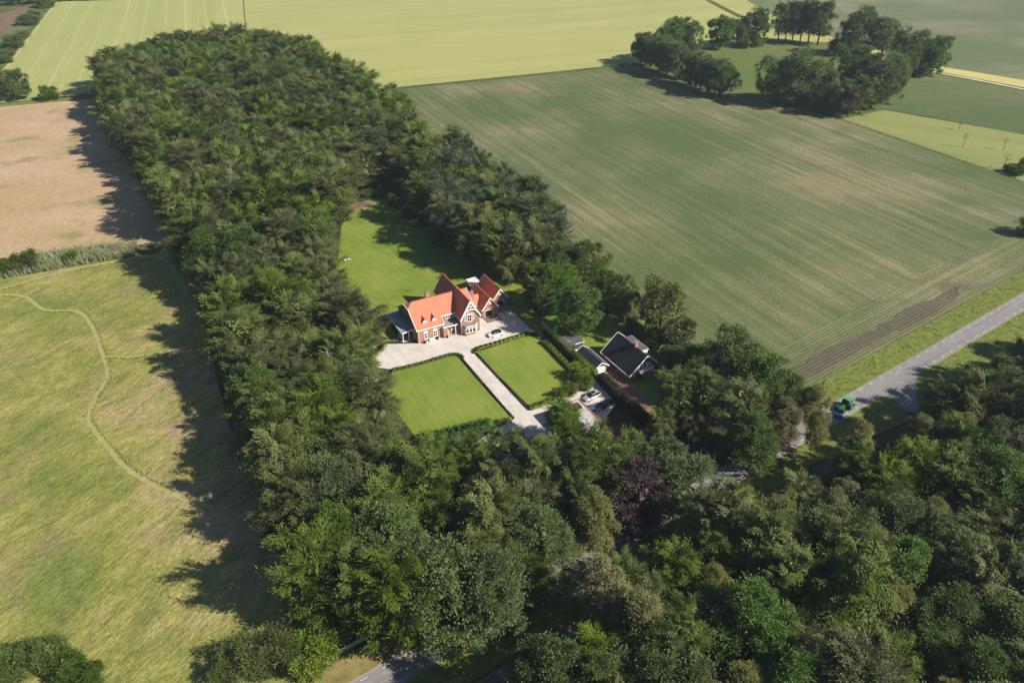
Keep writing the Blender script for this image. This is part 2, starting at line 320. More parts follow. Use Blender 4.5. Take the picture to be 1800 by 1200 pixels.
M = dict(
    ground=m_ground(), floor=m_forest_floor(),
    wheat_a=m_wheat('wheat_field', rad(109), (.27,.30,.09), (.325,.335,.115), (.375,.365,.145), (.43,.41,.20), .022),
    wheat_b=m_wheat('barley_field', rad(17.5), (.27,.30,.088), (.335,.34,.115), (.385,.37,.15), (.41,.395,.17), .05),
    straw=m_wheat('ripe_strip', rad(-8), (.42,.38,.11), (.50,.43,.15), (.54,.46,.18), (.5,.45,.2), .05),
    crop=m_crop('young_crop', (.10,.095,.06), (.088,.126,.044), (.24,.215,.12), ROW, .36),
    head=m_crop('headland_crop', (.12,.115,.07), (.11,.138,.052), (.25,.22,.125), HEAD, .3, patch=(.5,.62)), bare=m_crop('bare_headland', (.105,.085,.07), (.115,.115,.06), (.18,.15,.10), HEAD, .3, patch=(.3,.5)),
    far=m_crop('far_crop', (.15,.145,.09), (.115,.155,.065), (.235,.215,.135), rad(6), .2),
    far_green=m_crop('beet_crop', (.10,.10,.055), (.085,.125,.045), (.16,.175,.07), rad(-20), .3),
    pasture=m_wheat('pasture', rad(-33), (.18,.215,.065), (.225,.245,.08), (.27,.27,.105), (.24,.24,.085), .05),
    ring=m_crop('ring_meadow', (.09,.12,.04), (.10,.145,.035), (.165,.165,.06), rad(10), .1),
    meadow=m_meadow(), hay=m_hay(), lawn=m_lawn('lawn', rad(117)), lawn_b=m_lawn('rear_lawn', rad(128), .22),
    gravel=m_gravel(), asphalt=m_asphalt(), edge=m_asphalt('worn_road_edge', (.33,.29,.26)), cycle=m_asphalt('cycle_path_asphalt', (.14,.13,.13)),
    verge=plain('verge_grass', (.165,.195,.045), .95, .1, var=.35, scale=.6), verge_dry=plain('dry_verge', (.26,.21,.08), .95, .1, var=.35, scale=.4),
    soil=plain('bare_soil', (.20,.13,.09), .95, .1, var=.3, scale=.3), plough=plain('ploughed_soil', (.16,.155,.10), .95, .1, var=.2, scale=.2),
    paint=plain('road_paint', (.60,.59,.57), .8, .2, var=.2, scale=2), white=plain('white_paint', (.78,.77,.75), .5, .4, var=.06),
    brick=m_brick(), brick_dark=m_brick('dark_brick', (.20,.085,.06), (.14,.06,.045)), brick_cot=m_brick('cottage_brick', (.26,.115,.075), (.19,.085,.06)),
    plinth=plain('grey_plinth', (.24,.22,.21), .9, .2), tiles=m_tiles('orange_tiles', (.60,.225,.135), (.50,.17,.095)),
    tiles_dark=m_tiles('dark_tiles', (.042,.044,.05), (.026,.028,.033)), ridge=plain('ridge_tile', (.45,.12,.07), .8, .2, var=.25),
    zinc=plain('zinc_roof', (.25,.28,.31), .5, .4, .0, 0, .15, .6), bitumen=plain('grey_bitumen', (.30,.285,.265), .9, .2, var=.25, scale=1.2), shedroof=plain('shed_bitumen', (.12,.115,.12), .9, .2, var=.3, scale=1.0),
    glass=m_glass(), door_black=plain('black_door', (.025,.026,.03), .4, .4, var=.1), orange=plain('orange_door', (.72,.30,.03), .5, .4, var=.08),
    step=plain('stone_step', (.42,.42,.41), .8, .3), paver=plain('brown_pavers', (.21,.165,.145), .9, .2, var=.2, scale=1.5), terracotta=plain('clinker_pavers', (.27,.16,.115), .9, .2, var=.3, scale=1.2),
    wood=plain('weathered_wood', (.40,.36,.33), .9, .2, var=.3, scale=5), wood_dark=plain('dark_wood', (.09,.075,.06), .9, .2, var=.3, scale=3),
    wood_tan=plain('tan_boards', (.30,.215,.12), .9, .2, var=.3, scale=3), membrane=plain('white_membrane', (.47,.465,.475), .8, .3, var=.22, scale=.9),
    steel=plain('grey_steel', (.30,.31,.32), .4, .5, .6, 0, .1), cloth=plain('white_cloth', (.74,.74,.72), .9, .2, var=.06),
    car_white=plain('white_car_paint', (.76,.75,.73), .25, .5, 0, .8, .03), car_silver=plain('silver_car_paint', (.50,.50,.49), .3, .5, .35, .8, .04),
    car_black=plain('black_car_paint', (.015,.016,.02), .2, .5, 0, .9, .03), car_blue=plain('pale_blue_car_paint', (.45,.56,.66), .3, .5, 0, .8, .04),
    tyre=plain('tyre_rubber', (.022,.021,.02), .85, .2), rim=plain('rim_metal', (.42,.42,.43), .35, .5, .8), lamp=plain('headlight_glass', (.55,.57,.6), .1, .6), tail=plain('tail_lamp', (.30,.02,.02), .2, .5),
    trac=plain('tractor_green', (.02,.14,.05), .35, .5, 0, .4, .12), trac_roof=plain('tractor_roof_green', (.10,.32,.17), .4, .4, 0, .2, .1), blue=plain('implement_blue', (.02,.08,.26), .4, .4, 0, .3, .15),
    hub=plain('hub_green', (.05,.30,.10), .5, .4, var=.1), dark_metal=plain('dark_metal', (.03,.03,.032), .6, .4, .3),
    bark=m_bark('brown_bark', (.07,.055,.04), (.13,.105,.08)), bark_pine=m_bark('pine_bark', (.22,.13,.085), (.34,.21,.14)), bark_birch=m_bark('birch_bark', (.45,.43,.40), (.62,.60,.57)), bark_dead=m_bark('dead_bark', (.34,.30,.26), (.46,.42,.37)),
    beech=m_leaf('beech_leaf', (.136,.176,.039), .024, .2, .42), oak=m_leaf('oak_leaf', (.110,.160,.046), .018), bright=m_leaf('maple_leaf', (.108,.158,.034), .018),
    birch=m_leaf('birch_leaf', (.185,.185,.062), .018, .15, .25, .3), pine=m_leaf('pine_needle', (.078,.104,.05), .015, .12, .3, .1), copper=m_leaf('copper_leaf', (0.075,0.048,0.048), .02, .1, .3, .15),
    ash=m_leaf('ash_leaf', (.130,.166,.046), .018, .15, .25), conifer=m_leaf('yellow_conifer_leaf', (0.18,0.2,0.06), .015, .1, .3, .15), shrub=m_leaf('shrub_leaf', (0.17,0.235,0.03), .02, .1, .3, .3),
    hedge=m_leaf('hedge_leaf', (0.11,0.165,0.028), .02, .1, .35), hedge_dark=m_leaf('laurel_leaf', (0.05,0.105,0.022), .015, .1, .3, .2), hedge_lime=m_leaf('lime_hedge_leaf', (0.2,0.24,0.04), .025, .1, .3, .3), hedge_brown=m_leaf('beech_hedge_leaf', (.038,.030,.022), .03, .15, .35, .15),
    grass=m_grass('grass_blade'), reed=m_leaf('reed_blade', (.23,.26,.125), .03, .15, .3, .3), vgrass=m_leaf('verge_blade', (.21,.235,.052), .04, .2, .4, .3),
)

# ------------------------------------------------------------------ ground, fields, paths (metres, surveyed on the plane z = 0)
sheet('ground', [(-1600,-300),(1600,-300),(1600,2600),(-1600,2600)], 0, M['ground'])
z0 = [0.006]
def fld(name, poly, mat):
    z0[0] += .006; return sheet(name, poly, z0[0], M[mat])
fld('wheat_field', [(-371.42, 703.71),(-220.56, 712.30),(-136.13, 425.78),(-217.60, 422.72),(-259.35, 408.82),(-263.62, 385.88)], 'wheat_a')
fld('barley_field', [(-222.70, 723.38),(186.91, 690.32),(191.64, 609.73),(211.48, 526.87),(177.70, 488.88),(120.86, 491.69),(53.84, 467.52),(-58.94, 430.21),(-87.32, 419.36),(-128.18, 399.49)], 'wheat_b')
fld('distant_field', [(186.91, 690.32),(235.96, 861.57),(755.03, 818.62),(402.02, 402.78),(274.06, 430.36),(241.61, 458.68),(211.48, 526.87),(191.64, 609.73)], 'far')
fld('grain_strip', [(223.10, 501.24),(242.19, 459.94),(273.44, 429.23),(296.86, 418.06),(283.14, 395.51),(265.67, 415.04),(235.11, 451.37),(203.23, 484.78)], 'straw')
fld('beet_field', [(180.59, 423.14),(213.37, 460.01),(232.92, 446.52),(262.22, 408.75),(281.37, 392.60),(241.08, 326.35),(225.21, 341.21),(197.04, 367.08),(179.88, 380.41)], 'far_green')
fld('pasture', [(154.35, 366.11),(179.15, 378.58),(224.79, 340.44),(240.65, 325.64),(207.58, 271.26),(195.08, 286.22),(176.75, 322.16)], 'pasture')
fld('sheltered_meadow', [(121.53, 510.96),(158.97, 532.95),(202.75, 522.47),(213.37, 460.01),(185.77, 391.61),(154.66, 366.97),(124.29, 402.13),(94.36, 440.75),(71.05, 474.66)], 'ring')
fld('crop_field', [(-76.05, 423.21),(53.71, 466.22),(70.87, 473.33),(94.14, 439.58),(124.02, 401.12),(154.05, 365.25),(176.13, 320.78),(194.45, 285.07),(206.94, 270.21),(206.98, 251.04),(155.38, 213.77),(76.42, 158.55),(67.92, 153.56),(45.75, 151.72),(39.38, 188.60),(19.23, 240.30),(-7.76, 275.08),(-31.02, 305.06),(-53.08, 356.24)], 'crop')
fld('crop_headland', [(63.17, 168.85),(84.89, 183.67),(140.35, 224.54),(170.62, 245.08),(205.99, 268.64),(206.98, 251.04),(155.38, 213.77),(76.42, 158.55),(67.65, 153.56)], 'head')
fld('pale_strip', [(-390.48, 653.76),(-382.94, 686.62),(-371.21, 657.16),(-347.84, 574.12),(-326.82, 496.46),(-385.26, 598.73)], 'soil')
fld('narrow_field', [(-382.94, 686.62),(-369.60, 680.83),(-328.06, 565.89),(-316.91, 516.35),(-296.84, 444.00),(-326.82, 496.46),(-347.84, 574.12),(-371.21, 657.16)], 'far_green')
fld('hay_meadow', [(-303.27, 387.42),(-256.07, 402.69),(-213.84, 414.12),(-162.73, 405.88),(-95.88, 234.83),(-123.74, 239.82),(-161.05, 225.21),(-189.50, 213.92)], 'hay')
MEADOW = [(-156.12, 216.00),(-120.42, 231.35),(-105.21, 235.08),(-79.84, 204.27),(-36.01, 100.96),(-25.09, 83.88),(-29.70, 69.12),(-112.41, 70.13),(-197.05, 200.36)]
fld('tall_meadow', MEADOW, 'meadow')
fld('woodland_floor', [(-210.23, 407.82),(-173.98, 550.69),(-103.42, 482.99),(-67.64, 422.85),(-47.14, 368.63),(-29.21, 311.46),(19.23, 240.30),(46.23, 153.98),(71.98, 153.48),(68.39, 138.54),(40.74, 122.41),(-19.30, 82.71),(-32.86, 85.08),(-49.14, 115.71),(-65.75, 145.14),(-101.11, 222.91)], 'floor')
fld('woodland_soil', [(6.69, 79.21),(36.74, 103.96),(68.81, 125.39),(95.43, 142.11),(134.06, 174.87),(222.40, 234.78),(186.56, 148.96),(116.51, 66.45),(-0.69, 67.87)], 'floor')
fld('rear_lawn', [(-39.32, 178.63),(-52.64, 210.57),(-58.06, 251.47),(-58.65, 270.24),(-42.12, 282.73),(-18.98, 250.38),(5.56, 220.20),(13.47, 189.19),(7.69, 181.88),(5.40, 182.22),(0.11, 194.81),(-30.22, 178.44)], 'lawn_b')
fld('bare_ground', [(-59.51, 269.22),(-56.58, 272.81),(-51.51, 273.72),(-49.81, 270.50),(-54.30, 267.52),(-57.25, 263.04)], 'soil')
fld('cottage_garden', [(6.68, 188.73),(16.24, 195.40),(37.58, 187.12),(41.62, 166.20),(37.09, 148.55),(32.28, 143.30),(32.29, 151.98),(22.33, 160.37)], 'lawn')
MOWN = [smooth_line([(-160.55, 205.51),(-150.93, 206.31),(-142.75, 205.09),(-133.09, 197.26),(-122.66, 195.74),(-114.39, 186.05),(-105.79, 172.41),(-101.05, 163.61),(-100.18, 155.02),(-98.68, 147.89),(-96.60, 144.04),(-89.64, 136.49),(-83.17, 129.81),(-74.92, 124.03),(-66.30, 119.52),(-60.31, 117.00)]),
        smooth_line([(-105.64, 172.41),(-97.42, 172.50),(-89.46, 175.02),(-81.60, 178.43),(-73.12, 180.50)]),
        smooth_line([(-157.54, 206.12),(-147.95, 213.62),(-137.83, 221.53),(-119.62, 229.30),(-111.37, 229.09),(-104.92, 221.08),(-94.96, 204.63)])]
PATHM = plain('mown_path', (.33,.32,.125), .95, .1, var=.2, scale=.7); M['path'] = PATHM
for k, ln in enumerate(MOWN): fld('mown_path', strip(ln, (.62, .45, .9)[k]), 'path')
fld('gravel_drive', [(-36.81, 176.91),(-24.06, 177.19),(-15.72, 189.85),(-1.02, 195.80),(5.71, 182.50),(3.05, 179.97),(-9.66, 173.59),(-9.17, 171.97),(4.32, 147.65),(13.46, 153.48),(19.74, 159.70),(21.51, 157.75),(24.15, 149.46),(20.90, 143.93),(13.81, 139.54),(9.56, 131.87),(-5.18, 129.91),(-10.23, 134.11),(-4.09, 140.89),(0.45, 144.73),(-12.61, 169.92),(-14.31, 171.81),(-30.14, 165.15),(-35.34, 166.52)], 'gravel')
LEFT_LAWN = [(-30.11, 164.90),(-18.98, 169.27),(-14.73, 171.42),(-13.67, 170.73),(-12.86, 169.14),(0.19, 144.95),(-1.52, 143.51),(-21.10, 137.20),(-30.06, 153.20)]
RIGHT_LAWN = [(-8.46, 173.02),(4.44, 180.51),(7.53, 177.62),(14.66, 162.98),(13.52, 154.40),(4.60, 148.08),(-9.00, 171.43),(-9.18, 172.50)]
fld('front_lawn', LEFT_LAWN, 'lawn'); fld('front_lawn', RIGHT_LAWN, 'lawn')
fld('clinker_drive', [(21.82, 166.61),(26.26, 163.99),(28.28, 157.61),(32.22, 151.53),(32.21, 142.88),(29.76, 142.10),(25.13, 154.40),(22.79, 162.07)], 'terracotta')
fld('clinker_terrace', [(14.83, 174.15),(18.09, 174.08),(19.01, 170.84),(16.14, 167.76),(14.98, 169.87)], 'paver')

rj = random.Random(9); _b = [(68.73, 162.29),(81.56, 172.37),(93.75, 178.55),(109.10, 191.12),(126.70, 201.59),(132.69, 206.04),(125.23, 195.01),(107.77, 183.07),(94.66, 175.72),(86.13, 168.71),(71.44, 158.97)]
_p = []
for a, b in zip(_b, _b[1:]+_b[:1]):
    for k in range(8): _p.append((a[0]+(b[0]-a[0])*k/8+rj.uniform(-.7, .7), a[1]+(b[1]-a[1])*k/8+rj.uniform(-.5, .5)))
fld('bare_soil', _p, 'bare')
# the road: straight, 5 m wide, dashes every 4 m near both edges
RD = np.array((math.cos(rad(35.16)), math.sin(rad(35.16)))); RN = np.array((RD[1], -RD[0]))
RP = np.array((90.20, 158.83)) + 1.8*RN
def rp(t, s): return tuple(RP + RD*t + RN*s)
fld('road_verge', [rp(-175,2.6),rp(260,2.6),rp(260,12),rp(40,11),rp(18,13),rp(-6,12),rp(-40,8),rp(-175,9)], 'verge')
fld('road_verge', [rp(-175,-2.6),rp(-150,-7),rp(-128,-7.5),rp(-112,-2.6)], 'verge_dry')
fld('road_verge', [(72.14, 149.86),(76.42, 158.55),(155.38, 213.77),(206.98, 251.04),(266.52, 295.34),rp(260,-2.6),rp(-20,-2.6)], 'verge')
road_edge = fld('road_edge', [rp(-190,-2.62),rp(260,-2.62),rp(260,2.62),rp(-190,2.62)], 'edge')
SD = np.array((94.33, 139.67)) - np.array((91.15, 153.10)); SD /= np.linalg.norm(SD); SN = np.array((SD[1], -SD[0])); SP = np.array((91.15, 153.10))
def sp(t, s): return tuple(SP + SD*t + SN*s)
fld('side_road', [rp(-9.5,2.2),rp(-4.5,3.4),sp(5,2.1),sp(60,2.1),sp(60,-2.1),sp(5,-2.1),rp(7.5,3.4),rp(13,2.2)], 'asphalt')
CY0, CY1 = np.array((-3.62, 77.61)), np.array((65.85, 126.50)); CD = (CY1-CY0)/np.linalg.norm(CY1-CY0)
fld('cycle_path', strip([tuple(CY0-CD*60), tuple(CY0), tuple(CY1), tuple(CY1+CD*12)], 1.25), 'cycle')
road = fld('road', [rp(-190,-2.3),rp(260,-2.3),rp(260,2.3),rp(-190,2.3)], 'asphalt')
z0[0] += .006
dash = MB().box(-.65, .65, -.065, .065, 0, .004).mesh('dash_marking', M['paint'])
for side, off in ((-1.8, 0), (1.8, 1.1)):
    for k in range(-44, 50):
        t = k*4 + off
        if side > 0 and -8.5 < t < 11: continue
        x, y = rp(t, side); place('dash_marking', dash, road, (x, y, z0[0]), (0, 0, rad(35.16)))
for k in (0, 1):
    a = MB().box(-1.25, 1.25, -.13, .13, 0, .004).mesh('give_way_line', M['paint'])
    x, y = (np.array((91.85, 149.25)) if k == 0 else np.array((92.40, 148.36)))
    place('give_way_line', a, road, (x, y, z0[0]), (0, 0, rad(35.16)))
# field ditch and boundary track lines far off
def band(name, pts, w, mat): return fld(name, strip(pts, w), mat)
band('field_ditch', [(156.85, 687.09),(162.18, 642.50),(167.44, 604.89)], 2.2, 'ground')
band('farm_track', [(233.47, 447.72),(249.24, 429.16),(263.36, 410.83),(281.96, 393.56)], 1.1, 'gravel')
band('field_margin', [(-75.88, 422.11),(-10.74, 443.09),(53.71, 466.22),(69.24, 473.40)], 1.4, 'ground')
band('field_margin', [(-259.92, 379.40),(-256.61, 403.70),(-234.24, 410.84),(-215.23, 417.31)], 2.6, 'verge')

# ------------------------------------------------------------------ the brick house (local frame: x along the front, y to the back)
F_O = (-24.69, 177.15)
house = empty('villa', F_O, HOUSE, 'red brick country house with bright orange roofs and white gable trim on the gravel court', 'house')
T33 = 4.66/7.2
def zf(x, y): return 4.2 + T33*(y+.3)             # front main slope
def zb(x, y): return 4.2 + T33*(14.1-y)           # rear main slope
b = MB(); b.box(.0, 7.0, .0, 13.8, 0, 4.25); b.box(7.0, 17.1, 1.75, 13.8, 0, 4.25)
b.prism([(.02,0.0,4.2),(.02,13.8,4.2),(.02,8.35,7.75),(.02,5.45,7.75)], (.3,0,0)); b.prism([(16.75,0.2,4.2),(16.75,13.6,4.2),(16.75,6.9,8.6)], (.3,0,0))
b.box(11.85, 17.15, -1.7, 15.7, 0, 4.9)
for y in (-1.7, 15.4): b.prism([(11.85,y,4.9),(17.15,y,4.9),(14.5,y,9.5)], (0,.3,0))
b.box(7.6, 11.7, 1.74, 1.9, 3.2, 5.35)
b.box(6.95, 8.05, -.9, .05, 0, 3.3); b.box(7.0, 11.9, .4, 1.8, 0, 3.2)
b.box(17.1, 20.7, 6.1, 10, 0, 3.1)
b.build('wall', M['brick'], house)
for q in ((-.04, 6.97, -.05, .1, 0, .42), (6.9, 8.1, -.95, .1, 0, .35), (11.8, 17.2, -1.75, -1.6, 0, .42), (-.05, .1, .1, 13.8, 0, .42)): MB().box(*q).build('plinth', M['plinth'], house)
# roofs
r = MB()
r.slab([(-.3,-.35),(7.45,-.35),(7.45,1.65),(12.4,1.65),(17.4,1.65),(17.4,6.9),(1.35,6.9),(-.3,5.3)], zf, .2)
r.slab([(-.3,14.15),(17.4,14.15),(17.4,6.9),(1.35,6.9),(-.3,8.5)], zb, .2)
zh = zf(0, 5.3)
r.add([(-.3,5.3,zh),(1.35,6.9,zf(0,6.9)),(-.3,8.5,zh),(-.3,5.3,zh-.2),(-.3,8.5,zh-.2)], [(0,2,1),(0,3,4,2)])
r.build('main_roof', M['tiles'], house)
TW = 5.0/2.9
def zw(x, y): return 9.95 - TW*abs(x-14.5)
r = MB(); r.slab([(11.55,-2.0),(14.5,-2.0),(14.5,15.9),(11.55,15.9)], zw, .2); r.slab([(14.5,-2.0),(17.45,-2.0),(17.45,15.9),(14.5,15.9)], zw, .2)
r.build('wing_roof', M['tiles'], house)
r = MB(); r.slab([(17.15,5.8),(21.5,5.8),(21.5,8.05),(17.15,8.05)], lambda x, y: 3.05+1.06*(y-5.8), .15); r.slab([(17.15,10.3),(21.5,10.3),(21.5,8.05),(17.15,8.05)], lambda x, y: 3.05+1.06*(10.3-y), .15)
r.build('link_roof', M['tiles'], house)
MB().bar((1.35,6.9,zf(0,6.9)+.03),(17.4,6.9,zf(0,6.9)+.03), .3, .14).bar((14.5,-2,9.98),(14.5,15.9,9.98), .3, .14).build('ridge_tiles', M['ridge'], house)
# white verge boards, eaves and gutters
w = MB()
for x in (-.36, 17.44):
    w.bar((x,-.4,zf(0,-.4)-.02),(x,5.3 if x < 0 else 6.9,zf(0,5.3 if x < 0 else 6.9)-.02), .12, .34); w.bar((x,14.2,zb(0,14.2)-.02),(x,8.5 if x < 0 else 6.9,zb(0,8.5 if x < 0 else 6.9)-.02), .12, .34)
w.bar((-.37,5.3,zh-.06),(-.37,8.5,zh-.06), .14, .28)
w.bar((-.4,-.42,4.08),(7.5,-.42,4.08), .2, .26); w.bar((7.5,-.4,4.15),(7.5,1.6,zf(0,1.6)-.05), .13, .3); w.bar((7.5,1.58,5.42),(11.9,1.58,5.42), .16, .22)
for x in (11.5, 17.5): w.bar((x,-2.05,zw(11.5,0)-.05),(x,15.9,zw(11.5,0)-.05), .16, .2)
for y in (-2.08, 15.96):
    for x in (11.45, 17.55): w.bar((x,y,zw(11.45,0)-.06),(14.5,y,9.93), .14, .4)
w.bar((17.2,5.72,2.98),(20.6,5.72,2.98), .14, .18)
w.build('verge_board', M['white'], house)
t = MB()     # open timber truss in the front gable
t.bar((13.15,-2.02,7.45),(15.85,-2.02,7.45), .14); t.bar((14.5,-2.02,7.45),(14.5,-2.02,9.7), .13); t.bar((13.6,-2.02,8.15),(15.4,-2.02,8.15), .12)
t.bar((14.5,-2.02,8.2),(13.85,-2.02,8.75), .1); t.bar((14.5,-2.02,8.2),(15.15,-2.02,8.75), .1)
arc = [(14.5+1.75*math.cos(a), -2.02, 6.1+1.25*math.sin(a)) for a in np.linspace(.15, math.pi-.15, 10)]
for p, q in zip(arc, arc[1:]): t.bar(p, q, .12, .2)
t.build('gable_truss', M['white'], house)
# windows: frame > pane, glazing bars
def window(parent, x0, x1, z0_, z1, y, nx=2, nz=2, head=0, out=-1, fw=.13, name='window', mat='white'):
    """window in a wall facing local -y (out=-1): frame stands proud of the wall, panes recessed in it"""
    f = MB(); d = .1*out
    ya, yb = sorted((y, y+d)); f.box(x0,x0+fw,ya,yb,z0_,z1); f.box(x1-fw,x1,ya,yb,z0_,z1); f.box(x0+fw,x1-fw,ya,yb,z1-fw,z1); f.box(x0-.08,x1+.08,*sorted((y,y+d*1.5)),z0_-.08,z0_+fw*.8)
    for k in range(1, nx): xx = x0+(x1-x0)*k/nx; f.box(xx-.045,xx+.045,*sorted((y,y+d*.85)),z0_+fw*.8,z1-fw)
    for k in range(1, nz): zz = z0_+(z1-z0_)*k/nz; f.box(x0+fw,x1-fw,*sorted((y,y+d*.8)),zz-.04,zz+.04)
    if head: f.box(x0,x1,*sorted((y,y+d*.7)),z1+.002,z1+head)
    fo = f.build(name, M[mat], parent)
    MB().box(x0+fw*.6,x1-fw*.6,*sorted((y+d*.05,y+d*.4)),z0_+.05,z1-fw*.6).build('pane', M['glass'], fo)
    return fo
window(house, 1.65, 2.7, .95, 2.7, 0, head=.62); window(house, 4.38, 5.43, .95, 2.7, 0, head=.62)
window(house, 8.7, 11.3, 4.35, 5.15, 1.74, nx=4, nz=1)
window(house, 9.75, 10.4, 1.4, 2.75, .4, nx=1, nz=1)
window(house, 13.55, 14.9, 3.75, 5.75, -1.7, nx=2, nz=2, head=.35, name='balcony_door'); window(house, 12.75, 13.25, 4.2, 5.9, -1.7, nx=1, nz=2); window(house, 15.05, 15.55, 4.2, 5.9, -1.7, nx=1, nz=2)
do = MB().box(8.62, 8.74, .28, .42, .18, 2.75).box(9.52, 9.64, .28, .42, .18, 2.75).box(8.74, 9.52, .28, .42, 2.6, 2.75).build('door_frame', M['white'], house)
dl = MB().box(8.74, 9.52, .32, .43, .18, 2.6).box(8.86,9.05,.30,.33,.4,1.2).box(9.2,9.4,.30,.33,.4,1.2).build('door', M['orange'], house)
MB().box(8.88, 9.38, .30, .33, 1.5, 2.4).build('pane', M['glass'], dl)
MB().box(8.05, 10.45, -.95, .4, 0, .16).build('doorstep', M['step'], house)
fr = MB(); fr.box(6.9, 11.84, -.85, 1.74, 3.2, 3.42); fr.build('porch_roof', M['bitumen'], house)
MB().bar((8.0,-.93,3.3),(11.0,-.93,3.3), .14, .3).bar((10.42,-.9,0),(10.42,-.9,3.2), .16).box(6.86,8.0,-.97,-.83,3.2,3.5).build('porch_trim', M['white'], house)
# bay window under a small flat roof
bay = [(12.0,-1.65),(12.55,-2.85),(15.35,-2.85),(16.3,-1.65)]
bw = MB(); bw.prism([(x,y,0) for x, y in bay], (0,0,.95)); bw.prism([(x,y,2.62) for x, y in bay], (0,0,.35))
bayo = bw.build('bay', M['brick'], house)
MB().prism([(x*1.0+(x-14.1)*.03,y*1.03,2.95) for x, y in bay], (0,0,.14)).build('bay_roof', M['bitumen'], bayo)
wt = MB()
for (x0, y0), (x1, y1) in zip(bay, bay[1:]):
    n = 3 if abs(y1-y0) < .1 else 2
    for k in range(n+1): xx = x0+(x1-x0)*k/n; yy = y0+(y1-y0)*k/n; wt.box(xx-.12,xx+.12,yy-.08,yy+.06,.95,2.62)
    for zz in (1.0, 2.15, 2.56, 3.02): wt.bar((x0,y0-.03,zz),(x1,y1-.03,zz), .12, .14 if zz > 3 else .1)
wt.build('bay_frame', M['white'], bayo)
MB().prism([(x+(14.1-x)*.03,y*.985+.02,.95) for x, y in bay], (0,0,1.66)).build('pane', M['glass'], bayo)
rl = MB()
for (x0, y0), (x1, y1) in zip(bay, bay[1:]): rl.bar((x0,y0+.1,3.5),(x1,y1+.1,3.5), .05)
for x, y in bay: rl.bar((x,y+.1,3.05),(x,y+.1,3.52), .05)
rl.build('balcony_rail', M['dark_metal'], house)
# dormers
for x0 in (1.95, 4.65):
    d = empty('dormer', (x0, .95, 0)); d.parent = house
    c = MB().box(0, 1.3, 0, 1.7, 4.3, 5.55).prism([(0,0,5.55),(1.3,0,5.55),(.65,0,6.3)], (0,.12,0)); c.build('dormer_wall', M['white'], d)
    r = MB()
    for s in (-1, 1): r.slab([(.65,-.14),(.65+s*.85,-.14),(.65+s*.85,2.9),(.65,2.9)], lambda x, y: 6.42-1.12*abs(x-.65), .1)
    r.build('dormer_roof', M['tiles'], d)
    window(d, .18, 1.12, 4.5, 5.45, 0, nx=2, nz=2, fw=.1)
# chimneys
for x0, x1, y0, y1, zb_, zt in ((5.6,6.8,7.1,7.9,8.2,10.2), (18.0,19.05,5.7,6.5,2.8,7.6)):
    ch = MB().box(x0,x1,y0,y1,zb_,zt).build('chimney', M['brick'], house)
    MB().box(x0-.12,x1+.12,y0-.12,y1+.12,zt,zt+.22).build('chimney_cap', M['plinth'], ch)
    p = MB()
    for k in (.3, .7): p.tube([(x0+(x1-x0)*k,(y0+y1)/2,zt+.2),(x0+(x1-x0)*k,(y0+y1)/2,zt+.55)], [.16,.13], 8)
    p.build('chimney_pot', M['ridge'], ch)
# drain pipes
for x, y, z1 in ((.12,-.1,4.0),(6.85,-.1,4.0),(11.75,-1.8,4.8),(17.25,-1.8,4.8)): MB().bar((x,y,0),(x,y,z1), .1).build('drain_pipe', M['white'], house)
# veranda along the left gable
v = empty('veranda', (0,0,0)); v.parent = house
MB().slab([(-3.4,2.3),(-.02,2.75),(-.02,13.6),(-3.6,13.5)], lambda x, y: 3.0+.06*(x+3.4), .14).build('veranda_roof', M['zinc'], v)
MB().bar((-3.45,2.25,2.88),(0,2.7,3.08), .12, .26).bar((-3.48,2.25,2.88),(-3.66,13.5,2.88), .12, .24).bar((-3.66,13.55,2.9),(-.1,13.65,3.05), .5, .1).build('veranda_fascia', M['white'], v)
po = MB()
for k in range(8):
    y = 2.4+k*1.55; po.bar((-3.3-.02*k,y,0),(-3.3-.02*k,y,2.8), .16 if k in (0, 3, 7) else .1)
po.bar((-1.6,2.55,0),(-1.6,2.55,2.9), .16); po.bar((-.15,2.65,0),(-.15,2.65,2.95), .16)
po.build('veranda_post', M['white'], v)
MB().box(-3.45,-3.35,5.5,13.3,.1,2.75).build('pane', M['glass'], v)
MB().box(-3.5,0,2.3,13.6,0,.12).build('veranda_floor', M['step'], v)
# gable windows of the left end
for y in (5.0, 8.4):
    f = MB().box(-.1, 0.0, y, y+.9, 4.5, 6.0).build('window', M['white'], house); MB().box(-.13,-.05,y+.12,y+.78,4.62,5.88).build('pane', M['glass'], f)

def local(fx, fy, o=F_O, a=HOUSE):
    return (o[0]+math.cos(a)*fx-math.sin(a)*fy, o[1]+math.sin(a)*fx+math.cos(a)*fy)

